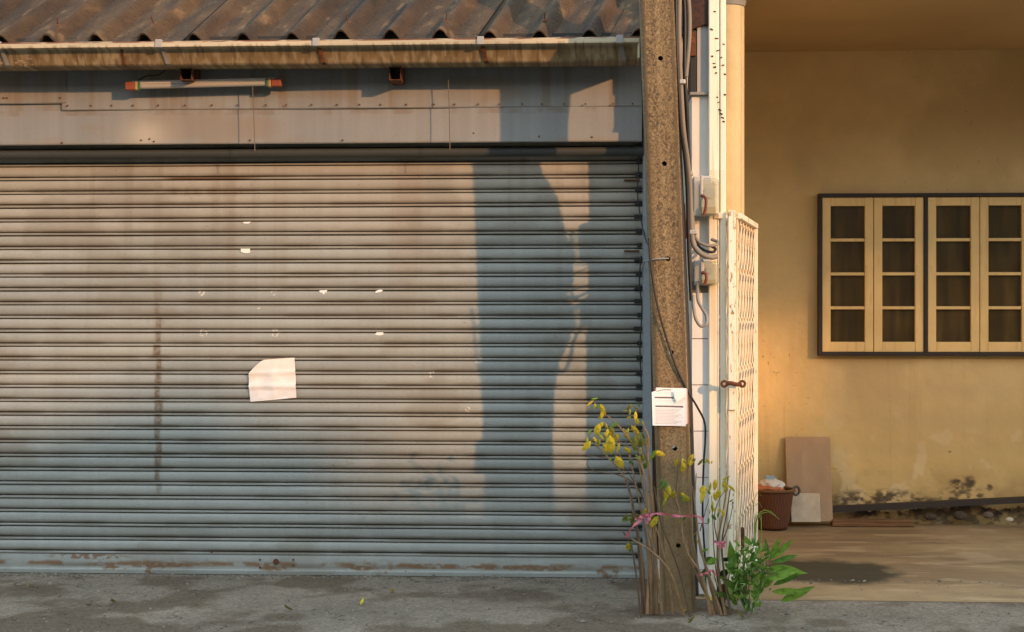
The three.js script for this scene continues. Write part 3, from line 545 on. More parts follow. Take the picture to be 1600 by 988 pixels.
  k.fillStyle = '#9a9590'; for (let r = 0; r < 11; r++) for (let x = 48; x < 440 - (r % 4) * 40; ) { const w = 8 + ((x * 7 + r * 13) % 26); k.fillRect(x, 314 + r * 23, w, 6); x += w + 7; } k.fillStyle = '#e7a0a0'; k.fillRect(470, 110, 30, 40);
  const ct = new THREE.CanvasTexture(cv); ct.colorSpace = THREE.SRGBColorSpace;
  sheet(1019, 607, 1071, 665, 0.948, 1, mat({ map: ct, roughness: 0.9 }), 1.4);
  { const q = [[1053, 612], [1066, 611], [1072, 620], [1058, 629], [1054, 622]].map(([a, b]) => P(a, b, 0.962)); const sh = new THREE.Shape(q.map((v) => new THREE.Vector2(v.x, v.y))); part('paper_flap', metreUV(plain(new THREE.ExtrudeGeometry(sh, { depth: 0.001, bevelEnabled: false }).translate(0, 0, 0.962))), M.paper, notice); }
}

// ---------------------------------------------------------------- electric meters on the pillar
function meter(pxL, pyT, pxR, pyB, label, hook) {
  const z0 = 0.556, c = P((pxL + pxR) / 2, pyB, z0), a = P(pxL, pyB, z0), b = P(pxR, pyT, z0), w = b.x - a.x, h = b.y - a.y;
  const t = thing('electric_meter', label, 'electric meter', V(c.x, c.y, z0));
  part('meter_base', box(a.x, b.x - w * 0.25, a.y + h * 0.02, b.y, z0, z0 + 0.045, 0.006), mat({ color: lin(0.52, 0.5, 0.46), roughness: 0.5 }), t);
  part('dial_plate', box(a.x + w * 0.3, b.x - 0.016, a.y + h * 0.2, b.y - h * 0.18, z0 + 0.045, z0 + 0.06, 0.003), mat({ color: lin(0.5, 0.48, 0.4), roughness: 0.6 }), t);
  part('dial_disc', plain(new THREE.CylinderGeometry(h * 0.13, h * 0.13, 0.01, 20).rotateX(Math.PI / 2).translate(a.x + w * 0.62, a.y + h * 0.58, z0 + 0.064)), M.aluminium, t);
  part('terminal_cover', box(a.x + w * 0.3, b.x - 0.014, a.y + h * 0.06, a.y + h * 0.24, z0 + 0.045, z0 + 0.075, 0.004), mat({ color: lin(0.42, 0.33, 0.16), roughness: 0.5 }), t);
  part('cover', box(a.x + w * 0.26, b.x, a.y, b.y - h * 0.08, z0 + 0.04, z0 + 0.11, 0.018), M.clear, t, 'clear rounded plastic cover');
  part('clamp_bar', box(a.x + w * 0.22, a.x + w * 0.34, a.y + h * 0.4, b.y - h * 0.02, z0 + 0.11, z0 + 0.122, 0.003), M.aluminium, t);
  part('seal', metreUV(plain(tube([V(a.x + w * 0.25, a.y + h * 0.5, z0 + 0.125), V(a.x + w * 0.42, a.y + h * 0.44, z0 + 0.13), V(a.x + w * 0.44, a.y + h * 0.2, z0 + 0.13), V(a.x + w * 0.36, a.y + h * 0.02, z0 + 0.128)], 0.0075))), mat({ color: lin(0.16, 0.04, 0.025), roughness: 0.6 }), t, 'dark red seal tag');
  return t;
}
meter(1083, 276, 1121, 340, 'upper electric meter under clear cover on the white pillar');
meter(1084, 406, 1121, 447, 'lower electric meter under yellowed cover on the white pillar');

// ---------------------------------------------------------------- folding gate
{
  const gate = thing('folding_gate', 'folded cream steel lattice gate with rust stains at the carport entrance', 'folding gate', V(X(1130, 0.6), 0, 0.4));
  const pz = 0.6, pl = X(1108, pz), pr = X(1135, pz);
  // tall fluted post
  const w = pr - pl, post = [];
  post.push(box(pl, pr, 0, 3.6, pz - 0.09, pz - 0.03, 0.003));
  for (const [a, b] of [[0, 0.6], [0.66, 1]]) post.push(box(pl + a * w, pl + b * w, 0, 3.6, pz - 0.032, pz - 0.012, 0.006));
  const postMesh = part('gate_post', join(post), M.post, gate, 'tall cream fluted steel post with dark nail holes');
  const hole = box(-0.008, 0.008, -0.0025, 0.0025, 0, 0.004);
  for (const [a, b] of [[1117, 18], [1112, 46], [1120, 60], [1131, 69], [1122, 79], [1113, 88], [1127, 90], [1130, 102], [1117, 105], [1133, 116], [1119, 114], [1121, 152], [1123, 160], [1125, 172], [1127, 178], [1129, 184], [1131, 190], [1116, 99], [1133, 148]]) piece('nail_hole', hole, M.black, postMesh, P(a, b, pz - 0.0125), [0, 0, rr(-0.5, 0.5)], [rr(0.5, 1.2), rr(0.7, 1.6), 1]);
  // a leaf runs back from A to B (plan); pickets with scissor bars between them
  function leaf(A, B, yb, yt, n, label) {
    const dir = V(B.x - A.x, 0, B.z - A.z), L = dir.length(); dir.normalize(); const ang = Math.atan2(-dir.z, dir.x);
    const frame = (g) => { g.rotateY(ang); g.translate(A.x, 0, A.z); return g; };
    const lf = part('gate_leaf', frame(join([box(0, L, yt - 0.03, yt, -0.022, 0.022, 0.004), box(0, L, yb, yb + 0.035, -0.02, 0.02, 0.004), box(L - 0.03, L, yb + 0.035, yt - 0.03, -0.02, 0.02, 0.004)])), M.gate, gate, label);
    const step = (L - 0.06) / (n - 1);
    for (let i = 0; i < n; i++) { const s = 0.02 + i * step, g = box(s - 0.011, s + 0.011, yb + 0.036, yt - 0.031, -0.006, 0.002, 0.002); part('picket', frame(g), M.gate, lf); }
    const nt = 7, tiers = Array.from({ length: nt + 1 }, (_, t) => mix(yb + 0.05, yt - 0.04, t / nt));
    for (let i = 0; i < n - 1; i++) for (let t = 0; t < nt; t++) for (const sg of [1, -1]) {
      const s0 = 0.02 + i * step, ya = tiers[t] + 0.01, ybb = tiers[t + 1] - 0.01;
      const len = Math.hypot(step, ybb - ya), g = new THREE.BoxGeometry(0.014, len, 0.003).rotateZ(sg * -Math.atan2(step, ybb - ya)).translate(s0 + step / 2, (ya + ybb) / 2, 0.0045 + sg * 0.0018);
      part('lattice_bar', frame(plain(g)), M.gate, lf);
    }
    return lf;
  }
  leaf(V(X(1122, 0.6), 0, 0.6), V(X(1139, 0.22), 0, 0.22), 0.09, Y(334, 0.6), 4, 'narrow folded leaf beside the post');
  leaf(V(X(1152, 0.6), 0, 0.6), V(X(1179, -0.3), 0, -0.3), 0.1, Y(334, 0.6), 7, 'longer folded leaf swung into the carport');
  const sx0 = X(1138, 0.63), sx1 = X(1150, 0.63);
  part('gate_stile', join([box(sx0, sx1, 0.06, Y(330, 0.63), 0.58, 0.63, 0.004)]), M.gate, gate, 'front stile of the gate with rusted top');
  part('lock_box', box(sx0 + 0.002, sx1 - 0.002, Y(640, 0.64), Y(606, 0.64), 0.63, 0.646, 0.003), M.gate, gate);
  const ring = new THREE.TorusGeometry(0.014, 0.0065, 8, 18);
  const latch = part('latch', metreUV(plain(tube([P(1135, 600, 0.66), P(1142, 599, 0.668), P(1150, 601, 0.668), P(1158, 600, 0.66)], 0.011))), M.rust, gate, 'rusted latch with two rings');
  for (const px of [1132, 1160]) piece('ring', ring, M.rust, latch, P(px, 600, 0.66));
  part('hinge_pin', box(X(1158, 0.62), X(1163, 0.62), Y(865, 0.62), Y(822, 0.62), 0.6, 0.625, 0.004), M.rust, gate);
  for (const px of [1130, 1158]) part('wheel', plain(new THREE.CylinderGeometry(0.035, 0.035, 0.02, 18).rotateX(Math.PI / 2).translate(X(px, 0.58), 0.037, 0.58)), M.rust, gate);
}

// ---------------------------------------------------------------- things under the eave
{
  const z = 0.27, a = P(197, 136, z), b = P(440, 130, z), c = a.clone().add(b).multiplyScalar(0.5), L = a.distanceTo(b), ang = Math.atan2(b.y - a.y, b.x - a.x);
  const lamp = thing('fluorescent_lamp', 'unlit fluorescent tube with orange and green end caps hanging under the gutter', 'lamp', V(c.x, c.y - 0.03, c.z));
  const put = (g) => metreUV(plain(g)).rotateZ(ang).translate(c.x, c.y, c.z);
  const cyl = (x0, x1, r) => new THREE.CylinderGeometry(r, r, x1 - x0, 16).rotateZ(Math.PI / 2).translate((x0 + x1) / 2, 0, 0.005);
  part('batten', put(box(-L / 2 + 0.03, L / 2 - 0.03, 0.01, 0.03, -0.02, 0.018, 0.004)), mat({ color: lin(0.45, 0.4, 0.34), roughness: 0.6 }), lamp);
  part('tube', put(cyl(-L / 2 + 0.07, L / 2 - 0.07, 0.014)), mat({ color: lin(0.4, 0.37, 0.32), roughness: 0.35 }), lamp, 'dusty white glass tube');
  const caps = mat({ color: lin(0.26, 0.06, 0.025), roughness: 0.6 }), green = mat({ color: lin(0.03, 0.12, 0.04), roughness: 0.5 }), yel = mat({ color: lin(0.36, 0.27, 0.09), roughness: 0.5 });
  for (const s of [-1, 1]) {
    const e = s * (L / 2);
    part('end_cap', put(box(Math.min(e, e - s * 0.055), Math.max(e, e - s * 0.055), -0.02, 0.024, -0.016, 0.026, 0.006)), caps, lamp);
    part('cap_band', put(box(Math.min(e - s * 0.055, e - s * 0.07), Math.max(e - s * 0.055, e - s * 0.07), -0.021, 0.025, -0.017, 0.027, 0.004)), yel, lamp);
    part('starter', put(box(Math.min(e - s * 0.07, e - s * 0.084), Math.max(e - s * 0.07, e - s * 0.084), -0.02, 0.024, -0.016, 0.026, 0.004)), green, lamp);
  }
  solo('lamp_wire', plain(tube([P(262, 98, 0.25), P(256, 112, 0.24), P(243, 118, 0.24), P(228, 119, 0.24), P(215, 126, 0.26)], 0.003)), M.black, 'thin lamp wire drooping from the gutter to the tube', 'wire');
  solo('lamp_wire', plain(tube([P(265, 97, 0.3), P(272, 104, 0.3), P(282, 112, 0.3)], 0.003)), M.grey, 'short pale wire between gutter and left rafter end', 'wire');
  const rod = (a0, a1, y0, y1, label) => solo('hanging_rod', plain(tube([P(a0, y0, 0.28), P((a0 + a1) / 2 + 0.6, (y0 + y1) / 2, 0.28), P(a1, y1, 0.28)], 0.0024)), mat({ color: lin(0.16, 0.11, 0.08), roughness: 0.8 }), label, 'rod');
  rod(394, 398, 130, 236, 'thin rusty rod hanging from the lamp end over the fascia');
  rod(700, 703, 118, 234, 'thin rusty rod hanging alone over the fascia');
}

// ---------------------------------------------------------------- paper and scraps on the shutter
{
  const z = 0.014, sh = new THREE.Shape([[389, 583], [397, 574], [407, 565], [415, 561], [437, 560], [460, 559], [462, 590], [463, 623], [430, 625], [391, 628], [389, 605]].map(([a, b]) => { const q = P(a, b, z); return new THREE.Vector2(q.x, q.y); }));
  const a = P(389, 628, z), b = P(463, 559, z), nx = 22, ny = 22, pos = [], uv = [];
  const pts = sh.getPoints(), inside = (x, y) => { let c = false; for (let i = 0, j = pts.length - 1; i < pts.length; j = i++) if ((pts[i].y > y) !== (pts[j].y > y) && x < (pts[j].x - pts[i].x) * (y - pts[i].y) / (pts[j].y - pts[i].y) + pts[i].x) c = !c; return c; };
  // rows span the outline from its left to its right edge
  const row = (y) => { let l = 9, r = -9; for (let i = 0, j = pts.length - 1; i < pts.length; j = i++) { const A = pts[i], B = pts[j]; if ((A.y - y) * (B.y - y) <= 0 && A.y !== B.y) { const x = A.x + (B.x - A.x) * (y - A.y) / (B.y - A.y); l = Math.min(l, x); r = Math.max(r, x); } } return [l, r]; };
  const ht = (x, y) => { const u = (x - a.x) / (b.x - a.x), v = (y - a.y) / (b.y - a.y); return z + 0.014 * (fbm(u * 3.5, v * 3.5, 4, 301) - 0.4) + 0.008 * Math.max(0, 1 - Math.abs(v - 0.64 - 0.04 * u) / 0.07) + 0.01 * Math.max(0, 1 - Math.abs(v - 0.35) / 0.08) + 0.004 * Math.max(0, 1 - Math.abs(u - 0.52) / 0.08) + 0.02 * Math.max(0, 0.3 - u) * v + 0.012 * Math.max(0, 0.15 - v); };
  const y0 = pts.reduce((m, q) => Math.min(m, q.y), 9) + 0.001, y1 = pts.reduce((m, q) => Math.max(m, q.y), -9) - 0.001, grid = [];
  for (let j = 0; j <= ny; j++) { const y = mix(y0, y1, j / ny), [l, r] = row(y); grid.push(Array.from({ length: nx + 1 }, (_, i) => { const x = mix(l, r, i / nx); return [x, y, ht(x, y)]; })); }
  for (let j = 0; j < ny; j++) for (let i = 0; i < nx; i++) { const q = [grid[j][i], grid[j][i + 1], grid[j + 1][i + 1], grid[j][i], grid[j + 1][i + 1], grid[j + 1][i]]; for (const t of q) { pos.push(...t); uv.push((t[0] - a.x) / (b.x - a.x), (t[1] - a.y) / (b.y - a.y)); } }
  let g = new THREE.BufferGeometry(); g.setAttribute('position', new THREE.Float32BufferAttribute(pos, 3)); g.setAttribute('uv', new THREE.Float32BufferAttribute(uv, 2)); g.computeVertexNormals(); g = toCreasedNormals(g, 0.8);
  const pm = mat({ roughness: 0.9, map: tex(256, 256, (u, v) => { const n = fbm(u * 6, v * 6, 4, 302), e = smooth(0.3, 0.0, u) * smooth(0.4, 0.9, v); return lerp3(mul3([240, 233, 226], 0.94 + 0.08 * n), [226, 190, 140], e * 0.8 * n + 0.12 * smooth(0.6, 0.75, v) * n); }) });
  solo('paper_sheet', g, pm, 'creased blank white paper sheet with folded corner stuck on the roller shutter', 'paper');
  const scrap = (pp, label) => { const zz = 0.0085, s = new THREE.Shape(pp.map(([c, d]) => { const q = P(c, d, zz); return new THREE.Vector2(q.x, q.y); })); solo('paper_scrap', metreUV(plain(new THREE.ExtrudeGeometry(s, { depth: 0.0012, bevelEnabled: false }).translate(0, 0, zz))), M.paper, label, 'paper scrap'); };
  scrap([[376, 388], [390, 388], [391, 395], [384, 396], [376, 394]], 'white rectangular sticker remnant on the shutter, topmost large one');
  scrap([[379, 347], [392, 346.5], [389, 349.5], [381, 349.5]], 'tiny white paper sliver on the shutter above all other scraps');
  scrap([[499, 454], [511, 453.5], [510, 457.5], [507, 457], [507, 460], [504, 459], [503, 457.5], [499, 457]], 'torn T-shaped white scrap in the middle of the shutter');
  scrap([[587, 455], [592, 453], [597, 453], [598, 455], [594, 457], [586, 458]], 'small torn white scrap directly above the slanted one');
  scrap([[585, 523], [589, 519.5], [599, 519.5], [599, 523.5], [592, 524.5]], 'small slanted white scrap, the lowest on the shutter');
}

// ---------------------------------------------------------------- things along the carport wall
{
  const zw = WZ;
  const leanBoard = (pxL, pyT, pxR, pyB, zt, zb, th, m, name, label, cat) => {
    const a = P(pxL, pyB, zb), b = P(pxR, pyT, zt), h = Math.hypot(b.y - a.y, zt - zb), g = box(a.x, b.x, 0, h, -th, 0, 0.003); g.rotateX(-Math.atan2(zb - zt, b.y - a.y)); g.translate(0, Math.max(a.y, 0.002), zb); return solo(name, g, m, label, cat);
  };
  const boardTex = tex(256, 512, (u, v) => mul3([176, 146, 112], 0.88 + 0.16 * fbm(u * 4, v * 6, 4, 401) + 0.04 * vn(u * 90, v * 160, 402)));
  leanBoard(1231, 683, 1297, 815, zw + 0.03, zw + 0.16, 0.012, mat({ map: rep(boardTex, 0.5, 0.9), roughness: 0.8 }), 'board', 'tall beige board leaning upright against the carport wall', 'board');
  leanBoard(1237, 771, 1281, 816, zw + 0.155, zw + 0.21, 0.012, mat({ roughness: 0.6, map: rep(tex(256, 256, (u, v) => mul3([214, 192, 160], 0.84 + 0.2 * fbm(u * 7, v * 7, 4, 403, 7))), 0.3) }), 'floor_tile', 'square pale tile leaning on the tall beige board', 'tile');
  leanBoard(1228, 770, 1236, 815, zw + 0.12, zw + 0.17, 0.02, M.grey, 'slat', 'narrow grey strip standing between basket and leaning tile', 'strip');
  { const A = P(1290, 797, zw + 0.12), B = P(1660, 777, zw + 0.06); A.y = Math.max(A.y, 0.05);
    const L = A.distanceTo(B), g = join([box(0, L, -0.02, 0.02, -0.004, 0.004, 0.001), box(0, L, 0.016, 0.02, -0.05, -0.0045, 0.001)]); g.rotateZ(Math.atan2(B.y - A.y, B.x - A.x)).translate(A.x, A.y, A.z);
    solo('angle_iron', g, mat({ color: lin(0.03, 0.02, 0.014), roughness: 0.6 }), 'long dark angle iron slanting along the foot of the wall', 'angle iron'); }
  { const A = P(1299, 815, zw + 0.14), B = P(1427, 815, zw + 0.14); solo('plank', box(A.x, B.x, 0.002, 0.05, zw + 0.1, zw + 0.18, 0.006), M.wood, 'short brown wooden plank lying under the angle iron', 'plank'); }
  const rock = (px, py, r, z, label, m) => { const g = new THREE.IcosahedronGeometry(r * 0.8, 1), p = g.attributes.position; for (let i = 0; i < p.count; i++) { const k = 0.6 + 0.85 * fbm(p.getX(i) * 20 + 5, p.getY(i) * 20 + p.getZ(i) * 13, 3, px); p.setXYZ(i, p.getX(i) * k * 1.3, p.getY(i) * k * 0.8, p.getZ(i) * k); } g.computeVertexNormals(); const q = P(px, py, z); g.translate(q.x, Math.max(q.y, r * 0.55), z); solo('stone', metreUV(plain(g)), m, label, 'stone'); };
  const stoneM = mat({ color: lin(0.16, 0.13, 0.09), roughness: 0.95, bumpMap: rep(pits, 0.2), bumpScale: 0.004 }), darkStone = mat({ color: lin(0.08, 0.06, 0.04), roughness: 0.95, bumpMap: rep(pits, 0.2), bumpScale: 0.004 });
  rock(1578, 812, 0.026, zw + 0.24, 'small pale stone on the carport floor below the window end', mat({ color: lin(0.6, 0.52, 0.4), roughness: 0.9 }));
  rock(1545, 805, 0.034, zw + 0.1, 'dark rubble lump under the angle iron beside the pale stone', stoneM);
  rock(1500, 806, 0.045, zw + 0.1, 'dark rubble lump at the wall foot, middle one of three', darkStone);
  rock(1455, 808, 0.04, zw + 0.1, 'dark rubble lump at the wall foot next to the plank end', darkStone);
  // basket and what lies in it
  const bz = zw + 0.3, bc = P(1207, 812, bz); bc.y = 0.004;
  const R = 0.145, hB = 0.265, bt = thing('basket', 'brown round basket with dark sides full of rubbish beside the boards', 'basket', bc);
  const prof = [[0.001, 0], [R * 0.68, 0], [R * 0.72, 0.02], [R * 0.86, 0.12], [R * 0.97, hB - 0.02], [R, hB], [R * 0.97, hB], [R * 0.92, hB - 0.02], [R * 0.8, 0.12], [R * 0.66, 0.03], [0.001, 0.025]].map(([x, y]) => new THREE.Vector2(x, y));
  const weave = tex(512, 256, (u, v) => { const a = Math.sin(u * 6.283 * 40 + (Math.floor(v * 22) % 2) * 3.14), b = Math.sin(v * 22 * 6.283); return lerp3([70, 40, 24], [132, 80, 44], clamp(0.45 + 0.3 * a * b + 0.4 * (fbm(u * 12, v * 6, 3, 411, 12) - 0.5))); });
  const wm = mat({ map: weave, roughness: 0.85, bumpMap: weave, bumpScale: 0.004 });
  part('basket_body', plain(new THREE.LatheGeometry(prof, 40).translate(bc.x, bc.y, bc.z)), wm, bt);
  part('rim', plain(new THREE.TorusGeometry(R, 0.011, 8, 40).rotateX(Math.PI / 2).translate(bc.x, bc.y + hB, bc.z)), M.wood, bt);
  part('handle', plain(new THREE.TorusGeometry(0.028, 0.009, 8, 16).rotateY(0.5).translate(bc.x + R + 0.012, bc.y + hB - 0.005, bc.z + 0.02)), mat({ color: lin(0.09, 0.08, 0.06), roughness: 0.6 }), bt);
  const crumple = (r, sx, sy, sz, c, s, m, name, label, cat) => { const g = new THREE.IcosahedronGeometry(r, 4), p = g.attributes.position; for (let i = 0; i < p.count; i++) { const k = 0.7 + 0.65 * fbm(p.getX(i) * 26 + s, p.getY(i) * 26 + p.getZ(i) * 19 + s, 3, s); p.setXYZ(i, p.getX(i) * k * sx, p.getY(i) * k * sy, p.getZ(i) * k * sz); } g.computeVertexNormals(); g.translate(c.x, c.y, c.z); solo(name, metreUV(plain(g)), m, label, cat); };
  crumple(0.07, 1.2, 0.6, 1.1, V(bc.x + 0.0, bc.y + hB + 0.035, bc.z), 3, mat({ color: lin(0.72, 0.64, 0.54), roughness: 0.6 }), 'plastic_bag', 'crumpled whitish plastic bag on top of the brown basket', 'plastic bag');
  crumple(0.065, 1.7, 0.45, 1.5, V(bc.x - 0.035, bc.y + hB + 0.005, bc.z), 8, mat({ color: lin(0.5, 0.16, 0.05), roughness: 0.7 }), 'cloth', 'orange-brown crumpled wrapper lying in the basket', 'wrapper');
  solo('box', box(bc.x - 0.05, bc.x + 0.015, bc.y + hB + 0.06, bc.y + hB + 0.095, bc.z - 0.03, bc.z + 0.03, 0.004).rotateZ(0), mat({ color: lin(0.32, 0.42, 0.47), roughness: 0.5 }), 'small pale blue carton on the plastic bag', 'carton');
}

// ---------------------------------------------------------------- plants
function blade(L, Wd, fold, droop, n = 6) {
  const pos = [], idx = [];
  for (let i = 0; i <= n; i++) { const t = i / n, w = Wd * Math.sin(Math.PI * Math.pow(t, 0.75)) * 0.5 + 0.0004, a = droop * t, y = L * (droop ? Math.sin(a) / droop : t), zc = L * (droop ? (1 - Math.cos(a)) / droop : 0); for (const s of [-1, 0, 1]) pos.push(s * w * Math.cos(fold), y, zc + Math.abs(s) * w * Math.sin(fold) + 0.002 * Math.sin(i * 2.2 + s)); }
  for (let i = 0; i < n; i++) for (let k = 0; k < 2; k++) { const a = i * 3 + k; idx.push(a, a + 1, a + 4, a, a + 4, a + 3); }
  const g = new THREE.BufferGeometry(); g.setAttribute('position', new THREE.Float32BufferAttribute(pos, 3)); g.setIndex(idx); g.computeVertexNormals();
  const uv = new Float32Array(pos.length / 3 * 2); for (let i = 0; i < pos.length / 3; i++) { uv[2 * i] = pos[3 * i] / Wd + 0.5; uv[2 * i + 1] = pos[3 * i + 1] / L; } g.setAttribute('uv', new THREE.BufferAttribute(uv, 2));
  return plain(g);
}
const veinTex = tex(128, 256, (u, v) => { const m = Math.abs(u - 0.5), rib = 1 - smooth(0.0, 0.045, m), side = 1 - smooth(0.0, 0.16, Math.abs(((v * 7 - m * 5) % 1 + 1) % 1 - 0.5)), n = fbm(u * 5, v * 8, 4, 431), k = 0.84 + 0.3 * n + 0.16 * rib + 0.1 * side; const c = [235 * k, 235 * k, 235 * k]; return lerp3(c, [140, 104, 60], smooth(0.66, 0.78, fbm(u * 7, v * 9, 3, 432)) * 0.5); });
const leafM = (c, t = 0.35) => new THREE.MeshPhysicalMaterial({ map: veinTex, color: c, roughness: 0.9, transmission: t, thickness: 0, side: THREE.DoubleSide });
const yellow = [leafM(lin(0.85, 0.64, 0.02), 0.25), leafM(lin(0.75, 0.6, 0.02), 0.25), leafM(lin(0.6, 0.58, 0.04), 0.25)], olive = leafM(lin(0.24, 0.25, 0.03)), green = [leafM(lin(0.2, 0.38, 0.03)), leafM(lin(0.12, 0.28, 0.03)), leafM(lin(0.27, 0.48, 0.05))], deepGreen = leafM(lin(0.03, 0.08, 0.02));
const dry = [blade(1, 0.4, 0.6, 0.9), blade(1, 0.46, 0.4, 1.2), blade(1, 0.34, 0.9, 1.6)];
const bark = mat({ roughness: 0.9, bumpMap: rep(pits, 0.1), bumpScale: 0.002, map: rep(tex(256, 256, (u, v) => mul3([190, 152, 108], 0.6 + 0.6 * fbm(u * 8, v * 8, 4, 421, 8))), 0.2) }), darkBark = mat({ color: lin(0.1, 0.06, 0.035), roughness: 0.9 });
function shrub(base, label, group, stems, leaves, zc) {
  const s = thing('shrub', label, 'shrub', base, group);
  stems.forEach(([pts, r0, r1, dark]) => { const q = pts.map(([a, b, z], i) => P(a + (b > 860 ? (a - 1052) * 0.45 * (b - 860) / 100 : 0), b, (z ?? 0) + zc + (b > 900 ? rr(-0.06, 0.06) : 0))); part('stem', plain(taper(q, r0 * 0.72, r1 * 0.9, 16, 6)), dark ? darkBark : bark, s); });
  // leaf: tip position, length in survey units, hanging angle, tone
  leaves.slice().forEach(([a, b, l, ang, tone]) => { if (rnd() < 0.75) leaves.push([a + rr(-9, 9), b + rr(-7, 10), l * rr(0.55, 0.95), (ang ?? 0) + rr(-0.6, 0.6), rnd() < 0.25 ? 'g' : tone]); });
  leaves.forEach(([a, b, l, ang, tone], i) => { const z = zc + rr(-0.04, 0.07), m = tone === 'g' ? green[i % 3] : tone === 'o' ? olive : yellow[i % 3]; const L = l / 316 * 1.1; const o = piece('leaf', dry[i % 3], m, s, P(a, b - l * 0.45, z), [Math.PI + rr(-0.35, 0.35), rr(-0.9, 0.9), (ang ?? 0) + rr(-0.2, 0.2)], [L, L, L]); o.rotation.order = 'YXZ'; });
  return s;
}
shrub(V(X(1050, 1.02), 0, 1.02), 'nearly bare shrub of leaning brown stems with drooping yellow leaves before the shutter edge', null, [
  [[[1022, 960], [1008, 880], [990, 800], [975, 745], [940, 705], [925, 690]], 0.012, 0.003],
  [[[1024, 960], [1012, 860], [998, 780], [985, 720], [978, 690]], 0.011, 0.003],
  [[[1030, 960], [1016, 850], [1006, 770], [990, 700], [962, 660], [942, 645]], 0.012, 0.003],
  [[[1028, 960, 0.05], [1018, 870, 0.05], [1013, 790, 0.04], [1005, 735, 0.03], [996, 712, 0.02]], 0.013, 0.006],
  [[[1034, 960], [1024, 870], [1018, 780], [1013, 720], [1010, 690]], 0.013, 0.009],
  [[[1034, 960, -0.03], [1028, 880, -0.03], [1022, 800, -0.03], [1016, 740, -0.03], [1004, 700, 0]], 0.01, 0.003],
  [[[1018, 965, 0.05], [1000, 890, 0.06], [985, 850, 0.06], [974, 832, 0.06]], 0.009, 0.004, 1],
  [[[1064, 965, 0.06], [1045, 890, 0.07], [1015, 860, 0.08], [986, 842, 0.08]], 0.011, 0.005],
  [[[1020, 960, 0.03], [1004, 880, 0.04], [994, 820, 0.04], [985, 770, 0.03], [978, 750, 0.02]], 0.012, 0.005, 1],
  [[[1012, 800, 0], [995, 760, 0], [965, 742, 0], [935, 738, 0.02], [917, 728, 0.02], [919, 718, 0.02]], 0.005, 0.002, 1],
  [[[1000, 770, 0], [975, 730, 0], [945, 716, 0], [915, 712, 0.0]], 0.004, 0.0015, 1],
  [[[1004, 735], [998, 700], [992, 660], [994, 640]], 0.005, 0.002],
  [[[990, 725], [980, 700], [968, 690], [955, 678]], 0.004, 0.0015],
  [[[976, 740], [970, 715], [966, 700], [962, 682]], 0.004, 0.0015],
  [[[1040, 960, 0.05], [1032, 900, 0.05], [1020, 850, 0.06], [1010, 820, 0.06]], 0.01, 0.004],
  [[[1052, 960, 0.05], [1046, 900, 0.05], [1030, 840, 0.05], [1022, 815, 0.04]], 0.01, 0.004],
  [[[1014, 700, 0], [1012, 680, 0], [1006, 668, 0]], 0.009, 0.007],
  [[[1012, 770, 0], [1030, 760, 0], [1040, 740, 0]], 0.004, 0.0015, 1],
  [[[1070, 965, 0.05], [1062, 900, 0.05], [1050, 860, 0.05], [1034, 820, 0.05], [1022, 760, 0.05]], 0.009, 0.004, 1],
], [
  [928, 633, 16, 0.5], [938, 640, 20, -0.3], [935, 628, 12, 1.4, 'g'], [942, 648, 16, 0.1], [986, 638, 16, 0.3, 'o'], [980, 646, 10, 1], [993, 650, 16, -0.2], [996, 660, 16, 0.3], [918, 692, 22, 0.1], [927, 688, 12, -0.6], [937, 672, 22, 0.4], [946, 670, 20, -0.3], [950, 676, 14, 0.2], [957, 676, 22, 0.2, 'o'], [974, 684, 34, 0], [986, 676, 26, -0.5], [953, 694, 32, 0.05], [938, 696, 24, 0.2], [966, 668, 16, 1.2, 'g'], [962, 724, 26, -0.5], [948, 712, 12, 0.6, 'g'], [992, 692, 26, 0.1, 'o'], [1000, 688, 28, 0.2, 'o'], [1006, 722, 28, 0.5], [1022, 717, 24, -1.0], [984, 726, 18, 0.2, 'g'], [992, 722, 14, -1.2, 'g'], [1026, 712, 20, 0.3, 'g'], [1032, 756, 18, -0.6, 'g'], [1036, 764, 12, 0.4, 'g'], [1010, 802, 20, -0.2], [1028, 818, 26, 0.3], [980, 818, 34, 0.1, 'o'], [988, 812, 24, -0.3, 'o'], [982, 857, 20, 0.1], [990, 708, 14, -0.2, 'g'], [1012, 692, 20, 0.2, 'o'],
  [958, 690, 18, 0.3], [932, 680, 16, -0.4], [968, 700, 18, 0.5], [976, 706, 16, -0.4], [944, 684, 20, 0.1], [924, 676, 12, 0.6, 'g'], [1000, 706, 16, -0.5, 'o'], [982, 690, 22, 0.2], [990, 640, 12, -0.6, 'o'], [1012, 730, 16, 0.6, 'g'],
], 1.02);
